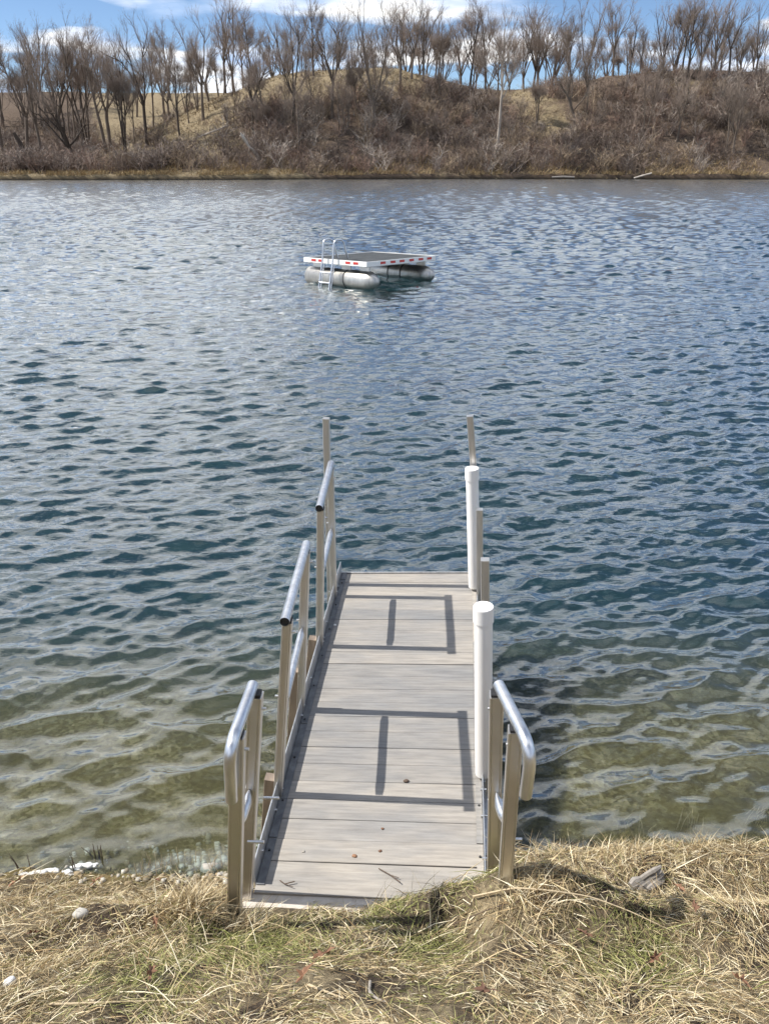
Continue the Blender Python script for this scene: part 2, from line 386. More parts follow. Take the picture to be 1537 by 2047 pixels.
# ------------------------------------------------------------------ ground: near bank and lake bed
PY = [-60, -3, 0.0, 0.9, 1.45, 2.0, 2.55, 2.80, 3.05, 3.4, 4.0, 5.5, 8, 14, 26, 60, 84, 103, 118]
PZ = [3.2, 2.1, 1.86, 1.52, 1.14, 0.72, 0.30, 0.13, -0.01, -0.14, -0.27, -0.55, -1.0, -2.0, -3.2, -4.0, -3.8, -1.5, -1.5]
def ground_z(x, y):
    x = np.asarray(x, float); y = np.asarray(y, float)
    edge = 0.10 * (fbm(x * 0.9 + 40, y * 0 + 3.3, 3) - 0.5) * 2 * smooth01((np.abs(x) - 0.2) / 1.0)
    z = np.interp(y + edge, PY, PZ)
    rise = smooth01((x - 0.05) / 0.5)                                # the bank is higher right of the dock
    lump = np.exp(-((y - 2.78) / 0.26) ** 2) * (0.24 + 0.05 * smooth01((x - 0.5) / 1.2))
    z = z + rise * lump
    z = z + 0.05 * (fbm(x * 2.6, y * 2.6, 3) - 0.5) * np.clip((3.2 - y) / 0.5, 0.15, 1)
    z = z + 0.03 * (fbm(x * 9, y * 9, 2) - 0.5) * (y < 3.3)
    # hollow kept clear for the deck
    P = np.stack([x - DO[0], y - DO[1], np.zeros_like(x)], -1)
    u = P @ unit([DL[0], DL[1], 0]); v = P @ unit([DA[0], DA[1], 0])
    z = z + 0.17 * smooth01((u - 0.40) / 0.5) * smooth01((1.7 - u) / 0.5) * np.exp(-((v + 0.15) / 0.13) ** 2)
    z = z + 0.13 * smooth01((-0.06 - u) / 0.10) * smooth01((u + 1.1) / 0.5) * np.exp(-((v + 0.34) / 0.15) ** 2)
    z = z + 0.20 * smooth01((u - 0.88) / 0.30) * np.exp(-((v + 0.26) / 0.20) ** 2)
    top = DO[2] - 0.09 + 0.05 * np.clip(u, 0, 1)
    inside = smooth01((u + 0.20) / 0.10) * smooth01((1.13 - u) / 0.08) * smooth01((v + 0.05) / 0.05)
    return np.where(v > -0.2, z * (1 - inside) + np.minimum(z, top) * inside, z)
xs = np.unique(np.concatenate([np.linspace(-3.4, 3.4, 240), np.linspace(3.4, 160, 60), -np.linspace(3.4, 160, 60)]))
ys = np.unique(np.concatenate([np.linspace(-60, 0.6, 16), np.linspace(0.6, 4.2, 200), np.geomspace(4.2, 118, 70)]))
X, Y = np.meshgrid(xs, ys); Z = ground_z(X, Y)
def grid_faces(nx, ny):
    i = np.arange(nx * ny).reshape(ny, nx); return np.stack([i[:-1, :-1], i[:-1, 1:], i[1:, 1:], i[1:, :-1]], -1).reshape(-1, 4)
g = link('ground', np_mesh('ground', np.stack([X, Y, Z], -1).reshape(-1, 3), quad=grid_faces(len(xs), len(ys)), smooth=True), 'bank_soil')
tag(g, kind='structure')

# ------------------------------------------------------------------ far hills
SHORE = 110.0
def tcol(c): return (c - CX) * math.cos(PITCH) / F
def elev_row(row, y): return EYE + (HORIZON - row) * y * math.cos(PITCH) ** 2 / F
C1 = [-400, 60, 150, 250, 300, 400, 500, 560, 620, 700, 800, 850, 950, 1010, 1060, 1120, 1200, 1300, 1400, 1537, 1800, 2300]
R1 = [325, 325, 318, 290, 262, 222, 178, 160, 151, 149, 152, 160, 184, 190, 180, 170, 158, 151, 150, 153, 163, 205]
C2 = [-900, -300, 0, 150, 300, 450, 700, 1000, 1300, 1537, 2000, 2600]
R2 = [225, 205, 197, 193, 197, 194, 190, 188, 168, 166, 180, 225]
def shore_y(x): return SHORE + 2.0 * np.sin(x * 0.045 + 0.7) + 1.6 * (fbm(x * 0.11 + 5, 0 * x, 3) - 0.5)
def hill_z(x, y):
    x = np.asarray(x, float); y = np.asarray(y, float)
    c = CX + x / np.maximum(y, 1) * F / math.cos(PITCH)
    sy = shore_y(x); yc = 144.0
    zc = elev_row(np.interp(c, C1, R1), yc)
    s = (y - sy - 1.0) / (yc - sy - 1.0)
    prof = np.where(s < 0, 0, np.sin(np.clip(s, 0, 1) * math.pi / 2) ** 1.15)
    down = smooth01((s - 1.0) / 1.1)
    front = 0.55 + (zc - 0.55) * prof - down * np.maximum(zc - 5, 0) * 0.40
    zb = elev_row(np.interp(c, C2, R2), 215.0)
    back = 0.6 + zb * smooth01((y - 135) / 80.0)
    z = np.maximum(front, back)
    z = z + (fbm(x * 0.09, y * 0.09, 4) - 0.5) * 1.6 * smooth01((y - sy - 2) / 10) + (fbm(x * 0.5, y * 0.5, 2) - 0.5) * 0.35
    step = smooth01((y - sy) / 0.45)                                  # low cut bank at the water
    z = -1.2 + (z + 1.2) * step
    far = smooth01((y - 260) / 120); return z * (1 - far) + (zb * 0.8) * far
xs = np.unique(np.concatenate([np.linspace(-75, 75, 260), np.linspace(75, 420, 50), -np.linspace(75, 420, 50)]))
ys = np.unique(np.concatenate([np.linspace(103, 118, 46), np.linspace(118, 165, 90), np.linspace(165, 270, 50), np.linspace(270, 900, 20)]))
X, Y = np.meshgrid(xs, ys); Z = hill_z(X, Y)
def grassy(x, y):
    c = CX + x / y * F / math.cos(PITCH); s = (y - shore_y(x)) / (144 - SHORE)
    m1 = smooth01((c - 380) / 120) * smooth01((900 - c) / 120) * smooth01((s - 0.42) / 0.22) * (1 - 0.65 * smooth01((s - 0.86) / 0.1))
    m2 = smooth01((c - 165) / 60) * smooth01((540 - c) / 120) * smooth01((s - 0.10) / 0.2)
    m3 = np.exp(-((c - (985 + (0.92 - s) * 210)) / 55) ** 2) * smooth01((s - 0.26) / 0.1) * smooth01((0.99 - s) / 0.1)
    m4 = np.exp(-((c - 1345) / 60) ** 2) * np.exp(-((s - 0.58) / 0.09) ** 2) * 0.9
    m5 = smooth01((y - 185) / 20) * 0.25
    m6 = smooth01((0.12 - s) / 0.06) * np.where(c < 600, 0.7, 0.30)
    return np.clip(np.maximum.reduce([m1, m2 * 0.9, m3 * 0.72, m4, m5, m6]), 0, 1)
me = np_mesh('hillside', np.stack([X, Y, Z], -1).reshape(-1, 3), quad=grid_faces(len(xs), len(ys)), smooth=True)
gm = grassy(X, np.maximum(Y, 100)).ravel(); color_attr(me, np.stack([gm, gm, gm], -1))
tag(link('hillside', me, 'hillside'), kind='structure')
def hit_hill(c, r):
    d = ray(c, r); y = np.arange(SHORE - 3, 300, 0.15); tt = y / d[1]
    P = EYEP[None] + d[None] * tt[:, None]; below = P[:, 2] < hill_z(P[:, 0], P[:, 1])
    k = np.argmax(below) if below.any() else None
    return None if k is None else P[k]

# ------------------------------------------------------------------ water
rsw = np.random.RandomState(11)
rows = [2.55]
while rows[-1] < 113.5: rows.append(rows[-1] + max(0.022, min(rows[-1] * 0.0041, 0.36)))
rows = np.array(rows)
tt = np.unique(np.concatenate([np.linspace(-0.58, 0.58, 500), np.linspace(0.58, 3.2, 40), -np.linspace(0.58, 3.2, 40)]))
TX, WY = np.meshgrid(tt, rows); WX = TX * (WY + 0.9)
dx = np.gradient(tt)[None, :] * (WY + 0.9); dy = np.gradient(rows)[:, None] * np.ones_like(WX)
depth = -ground_z(WX, WY)
depth = np.where(WY > 90, np.maximum(depth, 0.05), depth)
shoal = np.clip(0.55 + depth / 0.6, 0.10, 1.0)
WZ = np.zeros_like(WX); OX = np.zeros_like(WX); OY = np.zeros_like(WX)
gust = 0.75 + 0.5 * fbm(WX * 0.12 + 3, WY * 0.06 + 8, 3)
for k in range(92):
    lam = 0.075 * (0.58 / 0.075) ** (rsw.rand() ** 0.9)
    if k >= 72: lam = rsw.uniform(0.32, 1.0)                          # longer waves that still show far out
    ang = rsw.normal(0.10, 0.42); kk = 2 * math.pi / lam
    kx, ky = math.sin(ang) * kk, -math.cos(ang) * kk
    slope = 0.048 * (1.0 if lam < 0.9 else (0.9 / lam) ** 0.8) * (0.7 + 0.6 * rsw.rand()) * (0.7 if lam < 0.12 else 1.0)
    ph = rsw.rand() * 6.28; a = slope / kk
    reach = abs(kx) / kk * dx + abs(ky) / kk * dy
    fade = np.clip((lam / np.maximum(reach, 1e-4) - 1.15) / 1.0, 0, 1)
    if k >= 72: fade = fade * smooth01((WY - 9) / 30) * 1.6
    th = kx * WX + ky * WY + ph
    am = a * fade * shoal * gust
    WZ += am * np.cos(th); OX -= 0.75 * am * kx / kk * np.sin(th); OY -= 0.75 * am * ky / kk * np.sin(th)
V = np.stack([WX + OX, WY + OY, WZ], -1).reshape(-1, 3)
me = np_mesh('water', V, quad=grid_faces(len(tt), len(rows)), smooth=True)
rip = me.attributes.new('ripple', 'FLOAT', 'POINT')
rv = 0.28 * np.clip((45 - WY) / 25, 0, 1) * np.clip((WY - 3) / 4, 0.3, 1) * np.clip(shoal, 0.3, 1)
rip.data.foreach_set('value', rv.astype(np.float32).ravel())
ro = me.attributes.new('rough', 'FLOAT', 'POINT'); ro.data.foreach_set('value', (0.015 + 0.19 * smooth01((WY - 10) / 50)).astype(np.float32).ravel())
tag(link('water', me, 'water'), kind='structure')

# ------------------------------------------------------------------ dock
dock = empty('dock', matrix=DOCK_M)
tag(dock, 'grey plank gangway dock with aluminium side rails running out from the grassy bank', 'dock')
LEN = 2.975; STEP = 0.1338; WP = 0.98
pm = MB().box((-0.046, 0.0006, -0.034), (WP + 0.018, STEP - 0.0014, 0.0), 0.0022).mesh('plank'); pm.materials.append(MATS['plank'])
rp = random.Random(3); k = 0; v0 = LEN
while v0 > 0.02:
    v0 -= STEP
    o = link('plank', pm, None, dock); o.location = (rp.uniform(-.001, .001), max(v0, -0.02), rp.uniform(-.0015, .0015)); o.rotation_euler = (rp.uniform(-.006, .006), 0, rp.uniform(-.002, .002))
# side frames: raised kerb plate + flat inner strip
def side_frame(side):
    ul = -0.048 if side < 0 else WP + 0.040; s = side; top_n = 0.105 if side < 0 else 0.062
    m_ = MB(); a, b_ = sorted((ul, ul + s * 0.007)); m_.box((a, 0.03, -0.17), (b_, LEN + 0.01, top_n), 0.0015)
    a, b_ = sorted((ul + s * 0.007, ul + s * 0.032)); m_.box((a, 0.03, -0.168), (b_, LEN + 0.01, -0.12))
    f = m_.build('side_frame', 'alu_frame', dock)
    w0, w1 = (ul + 0.002, -0.004) if s < 0 else (WP + 0.006, ul - 0.002)
    cuts = [0.02, 0.30, 0.56, 1.16, 2.02, LEN - 0.10, LEN]
    for i in range(len(cuts) - 1):
        MB().box((w0, cuts[i] + 0.002, 0.002), (w1, cuts[i + 1] - 0.002, 0.0055 + 0.002 * (i % 2)), 0.0008).build('inner_strip', 'alu_strip_shaded' if s < 0 else 'plank', f)
    for i in range(9):
        v = 0.22 + i * 0.325
        MB().tube([((w0 + w1) / 2, v, 0.004), ((w0 + w1) / 2, v, 0.0115)], 0.006, 8).build('bolt', 'black_plastic', f)  # black discs painted in for the dark bolt holes along the strip
    for i, v in enumerate((0.18, 0.47, 0.62, 1.22, 1.55, 2.05, 2.2, 2.75)):
        MB().tube([(ul - s * 0.010, v, 0.045 - 0.03 * (i % 2)), (ul + s * 0.022, v, 0.045 - 0.03 * (i % 2))], 0.0075, 8).build('bolt', 'bolt', f)
    return f
side_frame(-1); side_frame(1)
MB().box((-0.05, LEN + 0.002, -0.17), (WP + 0.04, LEN + 0.012, 0.012), 0.002).build('end_frame', 'alu_frame', dock)
MB().box((-0.05, 0.0, -0.17), (WP + 0.04, 0.012, -0.04), 0.002).build('end_frame', 'alu_frame', dock)
for v in (0.5, 1.2, 1.9, 2.5):
    MB().box((-0.044, v, -0.13), (WP + 0.038, v + 0.05, -0.036)).build('cross_beam', 'alu_frame', dock)

def sq_profile(hw, g=0.0022):
    pr = []
    for q in range(4):
        a = q * math.pi / 2; ca, sa = math.cos(a), math.sin(a)
        side = [(hw, -hw + 0.003)]
        for y in (-hw + 0.009, hw - 0.009):
            side += [(hw, y - 0.003), (hw - g, y), (hw, y + 0.003)]
        side += [(hw, hw - 0.003)]
        pr += [(ca * x - sa * y, sa * x + ca * y) for x, y in side]
    return pr
PR = sq_profile(0.0235); PR2 = sq_profile(0.027)
def bed_n(u, v):                     # local height of the ground under a dock point
    n = -0.2
    for _ in range(12):
        P = dock_world(u, v, n); n += (float(ground_z(P[0], P[1])) - P[2])
    return n
def post_line(base_px, top_px, v=None, u_out=None):
    """foot from the deck-level pixel, head in the same cross plane -> two local points on the axis"""
    ub, vb = dock_uv(*base_px)
    ut, n_t = dock_un(top_px[0], top_px[1], vb)
    if u_out is not None: ut += u_out - ub; ub = u_out
    return np.array([ub, vb, 0.0]), np.array([ut, vb, n_t])
def post(parent, base, top, profile=PR, name='post', material='alu_post', into=0.12, label=None):
    d = (top - base) / (top[2] - base[2]); foot_n = bed_n(base[0], base[1]) - into
    foot = base + d * foot_n
    o = MB().prism(foot, top, profile, (1, 0, 0)).build(name, material, parent)
    if label: o['label'] = label
    return o
def bracket(parent, u, v, n):
    MB().box((u - 0.012, v - 0.033, n - 0.06), (u + 0.012, v + 0.033, n + 0.02), 0.002).build('bracket', 'alu_frame', parent)
def bolts(parent, p, n_list, s=-1):
    for n in n_list:
        MB().tube([(p[0] - 0.034, p[1], n), (p[0] + 0.034, p[1], n)], 0.0065, 8).build('bolt', 'bolt', parent)

def rail_pair(label, b1, t1, b2, t2, side, bend=None):
    """two posts, top rail and middle rail; rail runs parallel to the dock"""
    B1, T1 = post_line(b1, t1); B2, T2 = post_line(b2, t2)
    H = (T1[2] + T2[2]) / 2; T1[2] = T2[2] = H
    rt_ = 0.0235; up_ = rt_ + 0.006
    e1 = T1 + np.array([0, -0.055, up_]); e2 = T2 + np.array([0, 0.045, up_])
    rail = MB().tube([e1, (e1 * 2 + e2) / 3, (e1 + e2 * 2) / 3, e2], rt_, 18, caps=(False, True)).build('handrail', 'alu_tube', dock)
    rail['label'] = label
    MB().tube([e1 + np.array([0, 0.006, 0]), e1 + np.array([0, 0.012, 0])], rt_ - 0.002, 18).build('end_plug', 'black_plastic', rail)
    for B, T in ((B1, T1), (B2, T2)):
        post(rail, B, T)
        MB().box((T[0] - 0.022, T[1] - 0.022, T[2]), (T[0] + 0.022, T[1] + 0.022, T[2] + 0.012), 0.002).build('saddle', 'black_plastic', rail)
        c = B + (T - B) * 0.55; bolts(rail, c, [c[2] + 0.05]); bolts(rail, T, [T[2] - 0.06])
        bolts(rail, B, [0.04, -0.03])
    m1 = B1 + (T1 - B1) * 0.545; m2 = B2 + (T2 - B2) * 0.545; off = np.array([side * 0.0, 0, 0])
    q = [m1 + np.array([0, 0.028, 0]), m1 + np.array([0, 0.075, 0]), m2 - np.array([0, 0.075, 0]), m2 - np.array([0, 0.028, 0])]
    MB().tube(q, 0.0205, 14, squash=[(0.35, 1.2), (1, 1), (1, 1), (0.35, 1.2)]).build('middle_rail', 'alu_tube', rail)
    return rail, H
railA, HA = rail_pair('straight tube handrail at the middle of the left side', (556, 1588), (574, 1232), (601, 1420), (612, 1112), -1)
railB, HB = rail_pair('straight tube handrail at the lake end of the left side', (639, 1292), (641, 1013), (667, 1192), (661, 943), -1)

def shore_rail(label, far_top, near_top, bend_px, end_px, far_foot, near_foot, side):
    """bent handrail on the bank: posts located by the height they share with the other rails"""
    H = 1.15
    uf, vf = dock_uv(*far_top, H); un, vn = dock_uv(*near_top, H)
    Tf = np.array([uf, vf, H]); Tn = np.array([un, vn, H])
    def foot(px, T):
        u, n_ = dock_un(px[0], px[1], T[1]); return np.array([u, T[1], n_])
    Ff, Fn = foot(far_foot, Tf), foot(near_foot, Tn)
    o = np.array([side * 0.018, 0, 0.024])
    d = unit(Tn - Tf)
    ub, vb = dock_uv(*bend_px, H + 0.02); ue, ne = dock_un(end_px[0], end_px[1], vb + 0.03)
    pts = [Tf + o - d * 0.03, np.array([ub, vb, H + 0.022]), np.array([ue, vb + 0.03, ne])]
    rail = MB().tube(arc_pts(pts, 0.10, 9), 0.0235, 18).build('handrail', 'alu_tube', dock)
    rail['label'] = label
    for Fp, T in ((Ff, Tf), (Fn, Tn)):
        dd = (T - Fp) / (T[2] - Fp[2]); low = bed_n(Fp[0], Fp[1]) - 0.15
        MB().prism(Fp + dd * (low - Fp[2]), T, PR2, (1, 0, 0)).build('post', 'alu_post', rail)
        MB().box((T[0] - 0.022, T[1] - 0.022, T[2]), (T[0] + 0.022, T[1] + 0.022, T[2] + 0.012), 0.002).build('saddle', 'black_plastic', rail)
        bolts(rail, T, [T[2] - 0.07, T[2] - 0.55])
    fr_ = 0.42
    mf = Tf + (Ff - Tf) / (Tf[2] - Ff[2]) * (H * fr_ + 0.02); mn = Tn + (Fn - Tn) / (Tn[2] - Fn[2]) * (H * fr_ + 0.02)
    dm = unit(mn - mf)
    MB().tube([mf + dm * 0.03, mf + dm * 0.08, mn - dm * 0.08, mn - dm * 0.03], 0.0215, 14, squash=[(0.4, 1.2), (1, 1), (1, 1), (0.4, 1.2)]).build('middle_rail', 'alu_tube', rail)
    return rail
shore_rail('bent-end tube handrail at the bank, left of the planks', (512, 1388), (476, 1468), (459, 1498), (463, 1600), (494, 1768), (471, 1756), -1)
shore_rail('bent-end tube handrail at the bank, right of the planks', (992, 1388), (1030, 1458), (1062, 1500), (1050, 1590), (986, 1712), (1014, 1692), 1)

# free posts
B, T = post_line((660, 1168), (652, 836)); post(dock, B, T, PR, 'post', label='tall bare square post at the far left corner'); bracket(dock, -0.075, B[1], 0.03)
B, T = post_line((962, 1166), (939, 831)); post(dock, B, T, PR, 'post', label='tallest bare post on the right, leaning inward')
B, T = post_line((959, 1200), (958, 1018)); post(dock, B, T, PR, 'post', label='bare post just outside the far white sleeve')
B, T = post_line((970, 1300), (969, 1118)); post(dock, B, T, PR2, 'post', label='lowest bare post on the right, behind the near white sleeve')
# short brown legs outside the left kerb
for v, top_px, low_px in ((0.60, (541, 1553), (531, 1705)), (1.29, (593, 1338), (584, 1480)), (1.97, (626, 1275), (620, 1340))):
    (u1, n1_), (u0, n0_) = dock_un(*top_px, v), dock_un(*low_px, v)
    d_ = np.array([(u1 - u0) / (n1_ - n0_), 0, 1.0]); T_top = np.array([u1, v, n1_])
    lg = MB().prism(T_top + d_ * (bed_n(u0, v) - 0.1 - n1_), T_top, sq_profile(0.028), (1, 0, 0)).build('leg', 'old_post', dock)
    bolts(lg, T_top, [n1_ - 0.02])
for v in (0.9, 1.9):
    u = WP + 0.075; MB().prism((u, v, bed_n(u, v) - 0.1), (u, v, 0.0), sq_profile(0.026), (1, 0, 0)).build('leg', 'old_post', dock)

def sleeve(base_px, top_px, r, label):
    ub, vb = dock_uv(*base_px, 0.03); ut, nt_ = dock_un(*top_px, vb)
    b0 = np.array([ub, vb, 0.03]); t0 = np.array([ut, vb, nt_]); d = unit(t0 - b0)
    s_ = MB().tube([b0, t0 - d * 0.01], r, 28).build('post_sleeve', 'pvc', dock); s_['label'] = label
    c = MB(); c.tube([t0 - d * 0.085, t0 - d * 0.084], [r + 0.001, r * 1.12], 28, (False, False)); c.tube([t0 - d * 0.084, t0 - d * 0.004], r * 1.12, 28, (False, False)); c.tube([t0 - d * 0.004, t0], [r * 1.12, r * 1.08], 28, (False, True)); c.build('cap', 'pvc', s_)
    MB().prism(b0 + d * (bed_n(ub, vb) - 0.13), b0 + d * 0.1, PR, (1, 0, 0)).build('inner_post', 'alu_post', s_)
    bracket(s_, ub + 0.0, vb, -0.02)
sleeve((966, 1545), (966, 1212), 0.0445, 'white plastic post sleeve at the near right side')
sleeve((948, 1172), (943, 936), 0.0445, 'white plastic post sleeve at the far right side')

# landing board under the shore end
lb = MB().box((-0.10, -0.13, -0.06), (0.62, -0.005, -0.012), 0.006).build('landing_sill', 'concrete')
lb.matrix_world = DOCK_M
tag(lb, 'pale sill slab under the shore end of the gangway, half buried in grass', 'sill')

# ------------------------------------------------------------------ swim raft
ZD = 0.69
pN, pL, pR = at_z(733, 529, ZD), at_z(602, 520, ZD), at_z(872, 520.5, ZD)
ra = pN - pL; rb = pR - pN; la, lb_ = np.linalg.norm(ra[:2]), np.linalg.norm(rb[:2])
aa = math.atan2(ra[1], ra[0]); ab = math.atan2(rb[1], rb[0])
mid = ((aa) + (ab - math.pi / 2)) / 2
if __name__ == '__main__': print('RAFT', la, lb_, math.degrees(aa), math.degrees(ab), pN, 'HA', HA, HB)
aa = R(-42.0)
ea = np.array([math.cos(aa), math.sin(aa), 0]); eb = np.array([-math.sin(aa), math.cos(aa), 0])
Lr, Wr = (pN[0] - pL[0]) / ea[0] * 1.0, (pR[0] - pN[0]) / eb[0] * 1.03
pL = pN - ea * Lr
raft_m = Matrix.Translation((pN[0], pN[1], 0.05)) @ Matrix.Rotation(R(-2.3), 4, 'X') @ Matrix.Rotation(aa, 4, 'Z') @ Matrix.Translation((-Lr, 0, 0))
raft = empty('swim_raft', matrix=raft_m)
tag(raft, 'aluminium pontoon swim raft with a boarding ladder, floating out on the lake', 'raft')
MB().box((0.03, 0.03, ZD - 0.05), (Lr - 0.03, Wr - 0.03, ZD), 0.004).build('deck', 'raft_deck', raft)
fh = 0.115
def fascia(lo, hi): return MB().box(lo, hi, 0.004).build('fascia', 'raft_fascia', raft)
f1 = fascia((0, 0, ZD - fh), (Lr, 0.028, ZD + 0.012)); f2 = fascia((Lr - 0.028, 0.03, ZD - fh), (Lr, Wr, ZD + 0.012))
fascia((0, Wr - 0.028, ZD - fh), (Lr - 0.03, Wr, ZD + 0.012)); fascia((0, 0.03, ZD - fh), (0.028, Wr - 0.03, ZD + 0.012))
for fx in (0.17, 0.285, 0.715, 0.835):
    MB().box((fx * Lr - 0.09, -0.006, ZD - 0.075), (fx * Lr + 0.09, -0.002, ZD - 0.015)).build('reflector', 'reflector_red', f1)
for fy in (0.22, 0.36, 0.49, 0.63, 0.77, 0.90):
    MB().box((Lr + 0.002, fy * Wr - 0.10, ZD - 0.075), (Lr + 0.006, fy * Wr + 0.10, ZD - 0.015)).build('reflector', 'reflector_red', f2)
for y0 in (0.27, Wr - 0.27):
    rp_ = 0.25; zc = 0.19
    p = MB().tube([(-0.02, y0, zc), (0, y0, zc), (Lr - 0.16, y0, zc)], [rp_ - 0.03, rp_, rp_], 28).build('pontoon', 'alu_raft', raft)
    MB().tube([(Lr - 0.158, y0, zc), (Lr - 0.10, y0, zc), (Lr + 0.06, y0, zc), (Lr + 0.14, y0, zc), (Lr + 0.16, y0, zc)], [rp_ - 0.002, rp_ - 0.012, rp_ * 0.66, rp_ * 0.34, rp_ * 0.08], 28).build('nose_cone', 'alu_raft', p)
    for xx in (0.42, 0.62):
        MB().tube([(xx * Lr, y0, zc), (xx * Lr + 0.03, y0, zc)], rp_ + 0.006, 28).build('strap', 'rubber', p)
    for xx in (0.05, 0.80):
        MB().box((xx * Lr, y0 - 0.02, zc + rp_ - 0.03), (xx * Lr + 0.34, y0 + 0.02, ZD - 0.05), 0.004).build('bracket', 'raft_bracket', raft)
    MB().box((0.52 * Lr, y0 - 0.03, zc + rp_ - 0.02), (0.66 * Lr, y0 - 0.01, ZD - 0.05)).build('bracket', 'raft_bracket', raft)
for xx in (0.06, 0.5, 0.93):
    MB().box((xx * Lr, 0.04, ZD - 0.14), (xx * Lr + 0.06, Wr - 0.04, ZD - 0.052)).build('cross_beam', 'raft_bracket', raft)
lad = None
lx = 0.36 * Lr
for k, dx_ in enumerate((0.0, 0.40)):
    x = lx + dx_
    pts = arc_pts([(x - 0.03, -0.34, -0.45), (x, -0.10, ZD + 0.0), (x + 0.02, -0.06, ZD + 0.52), (x + 0.05, 0.25, ZD + 0.52), (x + 0.06, 0.42, ZD + 0.005)], 0.13, 7)
    tb = MB().tube(pts, 0.024, 12)
    if k == 0:
        lad = tb.build('ladder', 'alu_tube', raft)
        lad['label'] = 'bent tube boarding ladder'
    else: tb.build('ladder_rail', 'alu_tube', lad)
    MB().tube([(x - 0.035, -0.26, -0.45), (x - 0.01, -0.03, ZD - 0.1)], 0.018, 8).build('ladder_brace', 'alu_tube', lad)
for zr in (-0.1, 0.10, 0.36):
    yy = -0.10 - (ZD - zr) * 0.2286
    MB().tube([(lx - 0.02, yy, zr), (lx + 0.39, yy, zr)], 0.02, 10).build('rung', 'alu_tube', lad)

